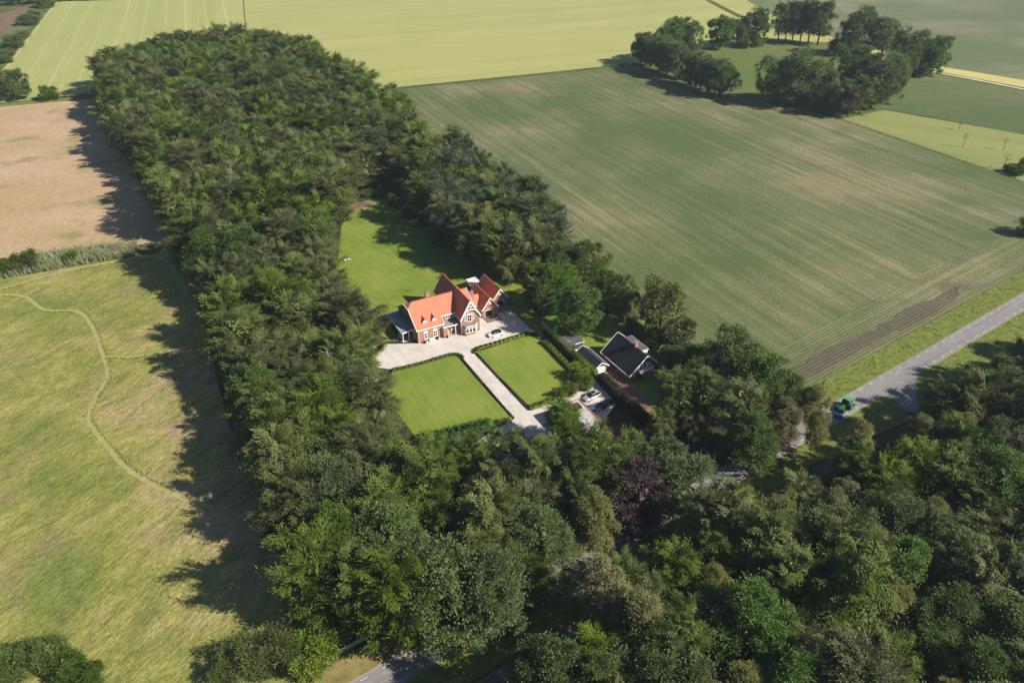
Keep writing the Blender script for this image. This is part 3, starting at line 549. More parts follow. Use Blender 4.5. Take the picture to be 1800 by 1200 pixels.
def garage(label, x0, x1, y0, y1, xa, ze, za, door):
    g = empty('garage', local((x0+x1)/2, y0), HOUSE, label, 'garage')
    cx = (x0+x1)/2; a, b_ = x0-cx, x1-cx; L_ = y1-y0; k = xa-cx; s = (za-ze)/(b_-a+.5)*2
    w = MB().box(a,b_,0,L_,0,ze)
    for y in (0, L_-.3): w.prism([(a,y,ze),(b_,y,ze),(k,y,za-.15)], (0,.3,0))
    w.build('wall', M['brick'], g)
    MB().box(a-.03,b_+.03,-.04,.1,0,.4).build('plinth', M['plinth'], g)
    zz = lambda x, y: za - (za-ze+.25)/(b_-k+.28)*abs(x-k)
    r = MB()
    for sg, e in ((-1, a-.28), (1, b_+.28)): r.slab([(k,-.3),(e,-.3),(e,L_+.3),(k,L_+.3)], zz, .16)
    r.build('roof', M['tiles'], g); MB().bar((k,-.3,za+.02),(k,L_+.3,za+.02), .26, .12).build('ridge_tiles', M['ridge'], g)
    v = MB()
    for y in (-.36, L_+.36):
        for e in (a-.33, b_+.33): v.bar((e,y,zz(e,0)-.06),(k,y,za-.04), .12, .34)
    for e in (a-.34, b_+.34): v.bar((e,-.3,zz(e,0)-.08),(e,L_+.3,zz(e,0)-.08), .12, .14)
    v.build('verge_board', M['white'], g)
    dx0, dx1 = door[0]-cx, door[1]-cx
    MB().box(dx0-.14,dx0,-.1,.04,0,2.2).box(dx1,dx1+.14,-.1,.04,0,2.2).box(dx0-.14,dx1+.14,-.1,.04,2.2,2.34).build('door_frame', M['white'], g)
    d = MB().box(dx0,dx1,-.03,.05,0,2.2)
    for i in range(1, 4): d.box(dx0+.05,dx1-.05,-.045,-.028,i*.55-.02,i*.55+.02)
    d.build('door', M['door_black'], g)
    window(g, k-.33, k+.33, ze+1.05, ze+1.85, 0, nx=2, nz=2, fw=.12)
    return g
garage('nearer orange roofed brick garage with one black door, next to the house', 20.55, 25.25, 3.46, 12.3, 22.9, 2.95, 6.1, (21.35, 23.55))
garage('farther orange roofed brick garage with a black door, at the lawn end', 25.35, 29.9, 6.75, 16.2, 27.6, 2.95, 6.0, (26.6, 28.75))
for nm, q in (('garage_pad', [(20.6,.35),(24.95,.35),(25.0,3.4),(20.6,3.4)]), ('garage_pad', [(25.3,3.6),(29.6,3.6),(29.9,6.7),(25.3,6.7)])):
    fld(nm, [local(*p) for p in q], 'paver')

# ------------------------------------------------------------------ cottage, its garage, sheds and the outbuilding
C_O = (28.51, 158.44); CA = rad(28.3)
cot = empty('cottage', C_O, CA, 'dark roofed brick cottage with white verges and a white balcony beneath the gable', 'house')
CW, CL, CE, CZ = 8.8, 11.7, 2.35, 6.65
b = MB().box(.05, CW-.05, 0, CL, 0, CE)
for y in (0, CL-.3): b.prism([(.05,y,CE),(CW-.05,y,CE),(CW/2+.2,y,CZ-.2)], (0,.3,0))
b.build('wall', M['brick_cot'], cot)
kx = CW/2+.2
def zc(x, y): return CZ - (CZ-2.15)/(kx+.45)*abs(x-kx)
r = MB(); r.slab([(kx,-.45),(-.4,-.45),(-.4,CL+.3),(kx,CL+.3)], zc, .2); r.slab([(kx,-.45),(CW+.3,-.45),(CW+.3,CL+.3),(kx,CL+.3)], zc, .2)
r.build('roof', M['tiles_dark'], cot)
v = MB()
for y in (-.5, CL+.36):
    for e in (-.46, CW+.36): v.bar((e,y,zc(e,0)-.05),(kx,y,CZ-.04), .1, .3)
for e in (-.46, CW+.36): v.bar((e,-.45,zc(e,0)-.06),(e,CL+.3,zc(e,0)-.06), .12, .16)
v.build('verge_board', M['white'], cot)
ch = MB().box(4.3,5.2,4.2,4.9,5.9,7.6).build('chimney', M['brick'], cot); MB().box(4.2,5.3,4.1,5.0,7.6,7.78).build('chimney_cap', M['plinth'], ch)
d = MB(); d.box(7.25,7.35,3.1,10.1,3.6,5.6); d.box(5.3,7.35,3.05,3.2,3.9,5.6); d.box(5.3,7.35,10.0,10.15,3.9,5.6); do = d.build('dormer', M['white'], cot)
MB().slab([(5.2,2.95),(7.5,2.95),(7.5,10.25),(5.2,10.25)], lambda x, y: 5.86-.06*(x-5), .16).build('dormer_roof', M['shedroof'], do); MB().bar((7.53,2.9,5.72),(7.53,10.3,5.72), .08, .2).bar((5.2,2.9,5.84),(7.53,2.9,5.72), .08, .2).build('dormer_fascia', M['white'], do)
bl = MB().box(2.3,6.4,-1.1,-.02,2.35,2.5); bl.box(2.3,6.4,-1.12,-1.05,2.5,3.35); bl.box(2.28,2.36,-1.1,0,2.5,3.35); bl.box(6.34,6.42,-1.1,0,2.5,3.35); bl.build('balcony', M['white'], cot)
window(cot, 2.6, 3.7, 2.6, 4.4, 0, nx=2, nz=1); window(cot, 3.9, 5.0, 2.9, 4.4, 0, nx=2, nz=1, head=0); window(cot, 5.2, 6.2, 2.9, 4.2, 0, nx=2, nz=1)
window(cot, 1.9, 4.3, .3, 2.15, 0, nx=3, nz=1); window(cot, 4.6, 6.6, .6, 2.15, 0, nx=3, nz=1)
f = MB().box(-.06,.05,5.1,6.9,.2,1.95).build('window', M['white'], cot); MB().box(-.08,0,5.2,5.95,.3,1.85).box(-.08,0,6.05,6.8,.3,1.85).build('pane', M['glass'], f)

sh = empty('cottage_garage', local(-3.75, 6.9, C_O, CA), CA, 'small dark roofed garage with a white door and white verges beside the cottage', 'garage')
b = MB().box(-1.9,1.9,0,8.2,0,1.95)
for y in (0, 7.9): b.prism([(-1.9,y,1.95),(1.9,y,1.95),(0,y,3.1)], (0,.3,0))
b.build('wall', M['brick_dark'], sh)
zs = lambda x, y: 3.3-.66*abs(x)
r = MB(); r.slab([(0,-.4),(-2.15,-.4),(-2.15,8.5),(0,8.5)], zs, .14); r.slab([(0,-.4),(2.15,-.4),(2.15,8.5),(0,8.5)], zs, .14); r.build('roof', M['tiles_dark'], sh)
v = MB()
for y in (-.45, 8.55):
    for e in (-2.2, 2.2): v.bar((e,y,zs(e,0)-.04),(0,y,3.26), .1, .28)
for e in (-2.2, 2.2): v.bar((e,-.4,zs(e,0)-.04),(e,8.5,zs(e,0)-.04), .1, .14)
v.build('verge_board', M['white'], sh); MB().box(-1.5,1.3,-.08,.02,0,1.9).build('door', M['white'], sh)

fs = empty('garden_shed', local(-3.7, 18.3, C_O, CA), CA, 'low shed with a grey felt roof behind the tall green hedge', 'shed')
MB().prism([(-2.8,.2,0),(2.2,.2,0),(2.2,3.0,0),(.4,5.0,0),(-2.8,4.6,0)], (0,0,2.1)).build('wall', M['wood_dark'], fs)
MB().prism([(-3.0,0,2.1),(2.4,0,2.1),(2.45,3.2,2.1),(.5,5.3,2.1),(-3.0,4.9,2.1)], (0,0,.2)).build('roof', M['shedroof'], fs)
MB().box(-.4,2.3,-.15,-.03,2.12,2.3).box(2.2,2.35,-.15,.3,1.6,2.75).build('fascia', M['white'], fs)

# outbuilding: flat pale roof ringed by a tiled skirt
ob = empty('outbuilding', (10.11, 143.68), rad(27.0), 'brick outbuilding with pale flat roof edged in orange tiles, half hidden under trees', 'outbuilding')
MB().box(-.6, 6.2, -13.2, .6, 0, 3.0).build('wall', M['brick'], ob)
r = MB(); top = [(0,0),(5.6,0),(5.6,-12.6),(0,-12.6)]; low = [(-1.25,1.1),(6.8,1.1),(6.8,-13.8),(-1.25,-13.8)]
r.add([(x,y,4.3) for x, y in top]+[(x,y,1.9) for x, y in low], [(i,(i+1) % 4,4+(i+1) % 4,4+i) for i in range(4)]); r.build('tiled_skirt', M['tiles'], ob)
MB().box(.02,5.58,-12.58,-.02,4.0,4.33).build('flat_roof', M['membrane'], ob)
MB().bar((5.6,0,4.36),(5.6,-12.6,4.36), .3, .16).bar((0,0,4.36),(0,-12.6,4.36), .2, .14).bar((0,0,4.36),(5.6,0,4.36), .2, .14).build('coping', M['ridge'], ob)
MB().bar((-1.28,1.14,1.9),(0,.03,4.3), .12, .22).build('verge_board', M['white'], ob); MB().bar((6.84,1.14,1.9),(5.6,.03,4.3), .12, .22).build('verge_board', M['white'], ob)
for y in (-2.2,):
    f = MB().box(2.5,4.7,y-1.3,y+1.3,4.33,4.5).build('roof_light', M['step'], ob); MB().box(2.62,4.58,y-1.18,y+1.18,4.45,4.53).build('pane', M['glass'], f)

# white garden canopy behind the garages
cp = empty('garden_canopy', (-11.18, 207.23), HOUSE+.06, 'white canopy on slim posts standing on the rear lawn behind the garages', 'canopy')
MB().slab([(-1.6,-1.7),(1.6,-1.7),(1.6,1.7),(-1.6,1.7)], lambda x, y: 2.55+.06*y, .14).build('canopy_roof', M['white'], cp)
for x in (-1.45, 1.45):
    for y in (-1.5, 1.5): MB().bar((x,y,0),(x,y,2.4), .12).build('post', M['white'], cp)
MB().box(-.9,.9,-.45,.45,.68,.74).bar((-.7,0,0),(-.7,0,.7), .08).bar((.7,0,0),(.7,0,.7), .08).build('table', M['step'], cp)

# timber fence along the cottage plot
A_, B_ = np.array((8.29, 185.68)), np.array((10.80, 179.80)); fdx = (B_-A_); fl = np.linalg.norm(fdx); fe = empty('board_fence', tuple(A_), math.atan2(fdx[1], fdx[0]), 'grey brown board fence at the corner between the gravel court and the cottage garden', 'fence')
me = MB().box(0, .17, -.02, .02, .05, 1.8).mesh('board', M['wood'])
for k in range(int(fl/.185)): place('board', me, fe, (k*.185, .0 if k % 2 else .012, random.Random(k).uniform(-.03, .02)))
for k in range(int(fl/1.85)+1): MB().bar((min(k*1.85, fl),.08,0),(min(k*1.85, fl),.08,1.85), .1).build('post', M['wood_dark'], fe)

# ------------------------------------------------------------------ vehicles
def loft(secs):
    """secs: list of rings of equal length"""
    m = MB(); n = len(secs[0])
    m.v = [tuple(p) for s in secs for p in s]
    for i in range(len(secs)-1):
        for k in range(n): m.f.append((i*n+k, i*n+(k+1) % n, (i+1)*n+(k+1) % n, (i+1)*n+k))
    m.f.append(tuple(range(n))[::-1]); m.f.append(tuple(range((len(secs)-1)*n, len(secs)*n)))
    return m
def car(name, loc, rz, paint, roofpaint, label, L_=4.5, W_=1.84, H_=1.5, estate=True):
    c = empty(name, loc, rz, label, 'car'); h = L_/2; w = W_/2
    st = [(-h,.72,.38,.78),(-h+.12,.9,.26,.92),(-h+.7,1,.2,.98),(-.4,1,.2,.97),(.75,1,.2,.96),(h-.75,.98,.2,.9),(h-.2,.86,.26,.78),(h,.66,.36,.66)]
    body = loft([[(x,-w*k*.93,zb),(x,-w*k,zb+.16),(x,-w*k,zt-.17),(x,-w*k*.86,zt),(x,w*k*.86,zt),(x,w*k,zt-.17),(x,w*k,zb+.16),(x,w*k*.93,zb)] for x, k, zb, zt in st])
    bo = body.build('body', paint, c, True, .03)
    tail = -h+.35 if estate else -h+.75
    cs = [(tail,.80,.93,.98),(tail+.3,.74,.92,H_-.1),(-.35,.74,.92,H_-.03),(.25,.73,.92,H_-.05),(1.15,.80,.92,.97)]
    cab = loft([[(x,-w*.9,zb),(x,-w*k,zt),(x,w*k,zt),(x,w*.9,zb)] for x, k, zb, zt in cs])
    cab.build('cabin_glass', M['glass'], c)
    rf = loft([[(x,-w*k-.015,zt-.03),(x,-w*k+.1,zt+.03),(x,w*k-.1,zt+.03),(x,w*k+.015,zt-.03)] for x, k, zb, zt in cs[1:4]])
    rf.build('roof', roofpaint, c, False, .02)
    for s in (-1, 1):
        for a, b_, wd in (((.25,s*w*.73,H_-.06),(1.15,s*w*.86,.95),.07), ((-.2,s*w*.755,H_-.04),(-.12,s*w*.9,.95),.08), ((tail+.3,s*w*.75,H_-.1),(tail+.02,s*w*.86,.95),.13)): MB().bar(a, b_, wd).build('pillar', paint, c)
        MB().box(.95,1.15,*sorted((s*w*.95,s*(w+.17))),.93,1.07).build('wing_mirror', paint, c)
    for x in (-h+.85, h-.92):
        for s in (-1, 1):
            wh = MB().disc((0,0,0), (0,1,0), .33, .22, 18).build('wheel', M['tyre'], c); wh.location = (x, s*(w-.1), .33)
            MB().disc((0,s*.115,0), (0,1,0), .21, .02, 12).build('rim', M['rim'], wh)
    for s in (-1, 1):
        MB().box(h-.3,h-.03,*sorted((s*w*.42,s*w*.78)),.58,.72).build('headlight', M['lamp'], c)
        MB().box(-h+.0,-h+.16,*sorted((s*w*.5,s*w*.82)),.7,.84).build('tail_light', M['tail'], c)
    MB().box(h-.06,h+.012,-.42,.42,.36,.52).build('grille', M['door_black'], c)
    return c
car('white_car', (-4.41, 180.85), rad(27+180), M['car_white'], M['car_black'], 'white hatchback with a black roof on the pale court before the garages', 4.35)
car('silver_estate_car', (18.80, 152.36), rad(37+180), M['car_silver'], M['car_silver'], 'silver estate car with a dark sunroof in the small yard below the hedge', 4.8, 1.9, 1.62)
sv = [o for o in bpy.data.objects if o.name == 'silver_estate_car'][0]
MB().box(-.9,.15,-.45,.45,1.61,1.64).build('sunroof', M['glass'], sv)
car('black_car', (21.70, 149.07), rad(37), M['car_black'], M['car_black'], 'black saloon parked beside the silver estate car', 4.5, 1.84, 1.46, False)
car('pale_blue_car', (18.83, 146.84), rad(30), M['car_blue'], M['car_blue'], 'pale blue car standing between the outbuilding and the black saloon', 3.7, 1.65, 1.42)

tr = empty('tractor', (76.98, 146.91), rad(35.2+180), 'green farm tractor driving on the road, with a blue implement hitched to it', 'tractor')
MB().prism([(0.1,-.42,.75),(2.35,-.38,.75),(2.45,-.36,1.45),(.1,-.42,1.75)], (0,.84,0)).build('bonnet', M['trac'], tr, bevel=.06)
MB().box(-1.3,2.2,-.3,.3,.55,.9).box(1.5,1.9,-.85,.85,.5,.7).box(-1.2,-.8,-.9,.9,.7,.95).build('chassis', M['dark_metal'], tr)
loft([[(x,-.78*k,1.05),(x,-.7*k,2.72),(x,.7*k,2.72),(x,.78*k,1.05)] for x, k in ((-1.35,.92),(-1.2,1),(-.1,1),(.25,.85))]).build('cab_glass', M['glass'], tr)
MB().prism([(-1.5,-.86,2.7),(.35,-.86,2.7),(.2,-.86,2.92),(-1.35,-.86,2.95)], (0,1.72,0)).build('cab_roof', M['trac_roof'], tr, bevel=.05)
for s in (-1, 1):
    for a, b_ in (((.22,s*.64,1.05),(-.02,s*.7,2.75)), ((-1.3,s*.72,1.1),(-1.25,s*.7,2.75))): MB().bar(a, b_, .1).build('cab_pillar', M['dark_metal'], tr)
for s in (-1, 1):
    w = MB().disc((0,0,0), (0,1,0), .9, .55, 22).build('rear_wheel', M['tyre'], tr); w.location = (-1.0, s*.95, .9)
    MB().disc((0,s*.285,0), (0,1,0), .45, .03, 14).build('rim', M['hub'], w)
    lg = MB()
    for k in range(22):
        a = k*math.pi/11; lg.bar((.9*math.cos(a),-.25,.9*math.sin(a)),(.93*math.cos(a+.1),.25,.93*math.sin(a+.1)), .08)
    lg.build('tread', M['tyre'], w)
    w = MB().disc((0,0,0), (0,1,0), .62, .42, 20).build('front_wheel', M['tyre'], tr); w.location = (1.65, s*.88, .62)
    MB().disc((0,s*.22,0), (0,1,0), .32, .03, 14).build('rim', M['hub'], w)
    fn = MB()
    pts = [(-1.0+1.02*math.cos(a), .9+1.02*math.sin(a)) for a in np.linspace(.35, 2.7, 8)]
    for (xa, za), (xb, zb_) in zip(pts, pts[1:]): fn.bar((xa,s*.95,za),(xb,s*.95,zb_), .55, .06)
    fn.build('rear_fender', M['trac_roof'], tr)
    fn = MB(); pts = [(1.65+.72*math.cos(a), .62+.72*math.sin(a)) for a in np.linspace(.5, 2.4, 6)]
    for (xa, za), (xb, zb_) in zip(pts, pts[1:]): fn.bar((xa,s*.88,za),(xb,s*.88,zb_), .42, .05)
    fn.build('front_fender', M['trac'], tr)
    MB().box(2.35,2.47,*sorted((s*.12,s*.33)),1.1,1.3).build('headlight', M['lamp'], tr)
MB().bar((.5,.5,1.2),(.5,.5,2.5), .1).build('exhaust', M['dark_metal'], tr)
im = empty('mower_implement', (74.24, 143.97), rad(35.2+180), 'blue folding implement in front of the green tractor', 'implement')
MB().bar((-.4,-1.2,.7),(-.4,1.2,.7), .18).bar((-1.2,0,.7),(-.4,0,.7), .16).bar((-.4,-1.1,.7),(.2,-1.1,1.4), .12).bar((-.4,1.1,.7),(.2,1.1,1.4), .12).build('frame', M['dark_metal'], im)
MB().prism([(-.3,-1.3,.35),(.7,-1.3,.35),(.55,-1.3,.85),(-.2,-1.3,.95)], (0,2.6,0)).build('housing', M['blue'], im, bevel=.04)
for s in (-1, 1): MB().disc((.1,s*.8,.32), (0,1,0), .3, .2, 12).build('wheel', M['tyre'], im)
MB().bar((.6,-1.25,.3),(.6,1.25,.3), .24).build('roller', M['steel'], im)

# ------------------------------------------------------------------ garden furniture and small structures
def lounger(loc, rz, label):
    l = empty('sun_lounger', loc, rz, label, 'sun lounger', 'sun loungers on the rear lawn')
    f = MB()
    for s in (-.33, .33): f.bar((-1,s,.3),(1,s,.3), .06)
    f.build('frame', M['white'], l)
    for x in (-.85, .85):
        for s in (-.33, .33): MB().bar((x,s,0),(x,s,.3), .06).build('leg', M['white'], l)
    MB().box(-1,.25,-.32,.32,.33,.42).build('seat', M['cloth'], l); MB().slab([(.25,-.32),(.95,-.32),(.95,.32),(.25,.32)], lambda x, y: .42+.75*(x-.25), .09).build('backrest', M['cloth'], l)
lounger((-52.11, 225.56), rad(-62), 'left one of the two white sun loungers on the rear lawn by the wood')
lounger((-51.04, 226.13), rad(-62), 'right one of the two white sun loungers on the rear lawn by the wood')
be = empty('garden_bench', local(3.75,-.62), HOUSE, 'white bench standing against the brick front wall between the two ground floor windows', 'bench')
be_s = MB()
for k in range(4): be_s.box(-.8,.8,-.28+k*.13,-.18+k*.13,.42,.46)
be_s.build('seat', M['white'], be); bk = MB()
for k in range(3): bk.box(-.8,.8,.24,.28,.52+k*.15,.63+k*.15)
bk.build('backrest', M['white'], be)
for x in (-.72, .72): MB().box(x-.04,x+.04,-.28,-.2,0,.42).box(x-.04,x+.04,.22,.3,0,.95).build('leg', M['white'], be)
rng = np.random.default_rng(5)
def leaf_quads(P, A, Nn, l, w, bend=.25):
    """leaf quads: centres P, long axes A, facing N, half length l, half width w"""
    A = A/np.linalg.norm(A, axis=1)[:, None]; B = np.cross(Nn, A); B /= np.linalg.norm(B, axis=1)[:, None]+1e-9; U = np.cross(A, B)
    l = np.broadcast_to(np.asarray(l), (len(P),))[:, None]; w = np.broadcast_to(np.asarray(w), (len(P),))[:, None]
    V = np.stack([P-A*l, P+B*w+U*w*bend, P+A*l-U*l*bend*.6, P-B*w+U*w*bend], 1).reshape(-1, 3)
    return V, np.arange(len(V), dtype=np.int32).reshape(-1, 4)
def rnd_dir(n, r=None):
    v = (r or rng).normal(size=(n, 3)); return v/np.linalg.norm(v, axis=1)[:, None]
def planter(loc, label, r=.28):
    p = empty('planter', loc, 0, label, 'planter', )
    MB().tube([(0,0,0),(0,0,.42)], [r*.75, r], 12).build('pot', M['dark_metal'], p)
    d = rnd_dir(90); d[:, 2] = abs(d[:, 2]); V, Q = leaf_quads(d*r*1.25+np.array((0,0,.45)), d+rnd_dir(90)*.5, rnd_dir(90), .14, .07)
    o = place('plant', np_mesh('plant', V, Q, M['hedge_dark']), p)
planter(local(1.5,-.75), 'dark planter on the gravel beneath the left front window'); planter(local(5.2,-.5), 'dark planter on the gravel right of the white bench'); planter(local(7.85,-1.15), 'small dark pot at the foot of the brick porch pier', .2)
planter(local(-3.9,4.2), 'dark planter beside the veranda posts')
# rustic plank railing by the road at the lower edge
A_, B_ = np.array((-29.56, 82.53)), np.array((-24.29, 86.19)); d_ = B_-A_; fl = np.linalg.norm(d_)
rf = empty('plank_railing', tuple(A_), math.atan2(d_[1], d_[0]), 'weathered grey plank railing on the dry verge beside the road', 'railing')
pm = MB().box(0, fl, -.03, .03, 0, .26).mesh('plank', M['wood'])
for k, zz in enumerate((.22, .56, .9)): place('plank', pm, rf, (0, -.09+.01*k, zz), (rad(-14), 0, 0))
for k in range(4): MB().bar((fl*k/3,.02,0),(fl*k/3,.02,1.25), .14).build('post', M['wood_dark'], rf)
# pasture wire fence: posts and wires
fa, fb, fc = np.array((154.22, 363.52)), np.array((176.13, 320.78)), np.array((192.60, 297.14))
wf = empty('wire_fence', tuple(fa), 0, 'post and wire fence between the pale pasture and the big crop field', 'fence')
pm = MB().bar((0,0,0),(0,0,1.35), .13).mesh('post', M['wood']); wr = MB()
for a, b_ in ((fa, fb), (fb, fc)):
    n = int(np.linalg.norm(b_-a)/4.2)
    for k in range(n): q = a+(b_-a)*k/n-fa; place('post', pm, wf, (q[0], q[1], 0))
    for zz in (.6, 1.0, 1.25): wr.bar((*(a-fa), zz), (*(b_-fa), zz), .02)
wr.build('wire', M['steel'], wf)
# brick gate pier beside the drive
gp = empty('gate_pier', (2.17, 135.23), HOUSE, 'brick gate pier with an orange tiled cap where the drive meets the trees', 'gate pier')
MB().box(-.4,.4,-.4,.4,0,1.7).build('pier', M['brick'], gp)
MB().add([(-.65,-.65,1.7),(.65,-.65,1.7),(.65,.65,1.7),(-.65,.65,1.7),(0,0,2.3)], [(0,1,4),(1,2,4),(2,3,4),(3,0,4),(3,2,1,0)]).build('cap', M['tiles'], gp)
MB().box(.45,1.0,-.12,.12,.1,1.5).build('gate_leaf', M['white'], gp)
nb = empty('notice_board', (40.04, 135.31), rad(20), 'pale board on two posts in the shade beneath the roadside trees', 'sign')
MB().slab([(-.9,-.35),(.9,-.35),(.9,.35),(-.9,.35)], lambda x, y: 1.25+1.0*y, .06).build('board', M['car_blue'], nb)
for x in (-.75, .75): MB().bar((x,.1,0),(x,.1,1.2), .1).build('post', M['wood_dark'], nb)
# garden table and chairs on the cottage terrace
gt = empty('garden_table', (16.75, 171.95), CA, 'white table on the terrace behind the low cottage garage', 'table')
MB().tube([(0,0,.7),(0,0,.75)], [.6,.6], 16).build('tabletop', M['white'], gt); MB().bar((0,0,0),(0,0,.7), .1).build('leg', M['steel'], gt)
pr = empty('parasol', (14.82, 174.01), 0, 'closed down white parasol beside the grey shed', 'parasol')
MB().tube([(0,0,0),(0,0,2.3)], [.03,.03], 6).build('pole', M['steel'], pr); MB().tube([(0,0,1.75),(0,0,2.0),(0,0,2.35)], [1.1,.75,.05], 8).build('canopy', M['cloth'], pr)

# ------------------------------------------------------------------ hedges, shrubs, grasses
def hedge(name, pts, w, h, mat, label, n_per=60, l=.16, rough=.12, cat='hedge', seed=1, group=None):
    r = np.random.default_rng(seed); Vs, Qs, k = [], [], 0
    core = MB(); P0 = np.array(pts[0])
    for a, b_ in zip(pts, pts[1:]):
        a = np.array(a)-P0; b_ = np.array(b_)-P0; L_ = np.linalg.norm(b_-a); d = (b_-a)/L_; nn = np.array((-d[1], d[0]))
        core.bar((a[0]-d[0]*w*.3,a[1]-d[1]*w*.3,h*.45),(b_[0]+d[0]*w*.3,b_[1]+d[1]*w*.3,h*.45), w*.8, h*.86)
        m = int(L_*n_per*(w+2*h)/2.5); t = r.random(m)*L_; u = r.random(m)*(w+2*h)
        side = np.where(u < h, -1, np.where(u < 2*h, 1, 0)); lump = 1+rough*np.sin(t*1.3+seed)+rough*np.sin(t*3.7+2*seed)*.6
        off = np.where(side == 0, (u-2*h)-w/2, side*w/2)*lump; zz = np.where(side == 0, h, np.where(side < 0, u, u-h))*lump
        P = np.stack([a[0]+d[0]*t+nn[0]*off, a[1]+d[1]*t+nn[1]*off, zz], 1)+r.normal(size=(m, 3))*rough*.6
        N = np.stack([nn[0]*side, nn[1]*side, (side == 0)+.35], 1)+rnd_dir(m, r)*.7
        V, Q = leaf_quads(P, rnd_dir(m, r)+np.array((0,0,.4)), N, l*r.uniform(.6, 1.4, m), l*.55)
        Vs.append(V); Qs.append(Q+k); k += len(V)
    cv = np.array(core.v); cq = np.array(core.f, np.int32)+k
    me = np_mesh('foliage', np.concatenate(Vs+[cv]), np.concatenate(Qs+[cq]), M[mat])
    o = place(name, me, None, (P0[0], P0[1], 0)); return tag(o, label, cat, group)
hedge('border_hedge', smooth_line([(-30.08, 164.65),(-24.57, 166.81),(-19.71, 169.29),(-15.47, 171.43),(-13.53, 171.00),(-12.74, 169.66)], 4), 1.0, .6, 'hedge', 'low leafy hedge along the court edge of the left front lawn', seed=2, rough=.18)
hedge('border_hedge', [(-12.86, 169.14),(-7.07, 158.08),(0.18, 144.74)], .45, .45, 'hedge_brown', 'thin low hedge along the drive side of the left front lawn', 50, .12, seed=3)
hedge('border_hedge', smooth_line([(-9.47, 172.24),(-8.93, 173.98),(-4.50, 176.21),(0.01, 178.76),(4.30, 181.09)], 4), 1.3, .8, 'hedge_lime', 'low hedge along the court edge of the right front lawn', seed=4, rough=.18)
hedge('border_hedge', [(-9.31, 171.97),(-2.91, 160.15),(3.79, 147.88)], .5, .5, 'hedge_brown', 'thin low hedge along the drive side of the right front lawn', 50, .12, seed=5)
hedge('border_hedge', smooth_line([(4.34, 148.31),(6.51, 149.58),(9.95, 151.51),(12.78, 153.50)], 4), 1.6, .9, 'hedge_lime', 'leafy hedge between the right front lawn and the car yard', seed=6, rough=.22)
hedge('laurel_hedge', smooth_line([(-20.72, 137.20),(-15.50, 138.48),(-9.86, 140.59),(-5.40, 142.34)], 4), 2.2, 1.5, 'hedge_dark', 'broad dark green laurel hedge along the bottom of the left front lawn', 50, .2, seed=7, rough=.16)
hedge('border_hedge', smooth_line([(-5.14, 142.54),(-2.82, 143.12),(-0.73, 143.92)], 4), 1.5, .9, 'hedge_lime', 'pale green hedge end at the bottom right corner of the left front lawn', seed=8, rough=.2)
hedge('clipped_hedge', smooth_line([(8.24, 176.49),(9.65, 174.53),(12.30, 168.88),(14.97, 163.47)], 4), 1.5, 1.1, 'hedge_lime', 'rounded clipped hedge along the right edge of the right front lawn', 80, .13, seed=9, rough=.07)
hedge('tall_hedge', [(10.87, 178.10),(15.24, 169.34),(20.39, 160.65)], 1.5, 2.5, 'hedge', 'tall straight hedge between the right front lawn and the cottage garage', 70, .15, seed=10, rough=.06)
hedge('copper_hedge', [(21.88, 158.69),(25.46, 151.44),(30.25, 141.88)], 2.4, 2.6, 'hedge_brown', 'large brown beech hedge between the car yard and the cottage drive', 70, .17, seed=11, rough=.07)
hedge('field_hedge', [(-244.20, 413.30),(-231.02, 416.40),(-217.25, 420.57)], 1.4, .8, 'hedge', 'scrubby hedge line on the field boundary left of the wood', 30, .3, seed=12, rough=.3)

def blades(name, X, Y, h, w, mat, lean, label, cat, per=3, seed=1):
    r = np.random.default_rng(seed); n = len(X); X = np.repeat(X, per)+r.normal(0, .16, n*per); Y = np.repeat(Y, per)+r.normal(0, .16, n*per); n *= per
    hh = h*r.uniform(.55, 1.25, n); a = r.random(n)*6.283; L = np.stack([np.cos(a), np.sin(a)], 1)*(.3*hh)[:, None]+np.array(lean)*hh[:, None]
    b = r.random(n)*6.283; wx = np.stack([np.cos(b), np.sin(b)], 1)*(w*r.uniform(.6, 1.4, n))[:, None]
    P = np.stack([X, Y], 1); V = np.zeros((n, 4, 3)); V[:, 0, :2] = P-wx; V[:, 1, :2] = P+wx; V[:, 2, :2] = P+L+wx*.35; V[:, 3, :2] = P+L-wx*.35; V[:, 2, 2] = V[:, 3, 2] = hh
    o = place(name, np_mesh(name, V.reshape(-1, 3), np.arange(n*4, dtype=np.int32).reshape(-1, 4), M[mat])); tag(o, label, cat, None, 'stuff'); return o
r = np.random.default_rng(3)
mx = np.array(MEADOW); X = r.uniform(-215, -25, 150000); Y = r.uniform(72, 285, 150000)
k = inside(MEADOW, X, Y)
for ln, w in zip(MOWN, (.72, .54, 1.0)): k &= edge_dist(ln, X, Y, False) > w
X, Y = X[k], Y[k]
ex, ey = [], []
for ln, w in zip(MOWN, (.6, .45, .9)):
    ln = np.array(ln)
    for a, b_ in zip(ln, ln[1:]):
        m = int(np.linalg.norm(b_-a)*5)+1
        for s in (-1, 1):
            t = r.random(m); d = (b_-a)/np.linalg.norm(b_-a); nn = np.array((-d[1], d[0]))*s; 
            if nn[0]*math.cos(SUN_AZ)+nn[1]*math.sin(SUN_AZ) < .1: continue  # sunward edges only: taller tufts added there to cast a dark line
            q = a+(b_-a)*t[:, None]+nn*(w+r.random(m)[:, None]*.5); ex.append(q[:, 0]); ey.append(q[:, 1])
ex = np.concatenate(ex); ey = np.concatenate(ey); k = np.ones(len(ex), bool)
for ln, w in zip(MOWN, (.66, .5, .95)): k &= edge_dist(ln, ex, ey, False) > w
blades('path_shade_grass', ex[k], ey[k], .6, .07, 'grass', (-.2, .1), 'taller grass added on the sunward edges of the mown paths to shade them', 'grass', 3, 8)
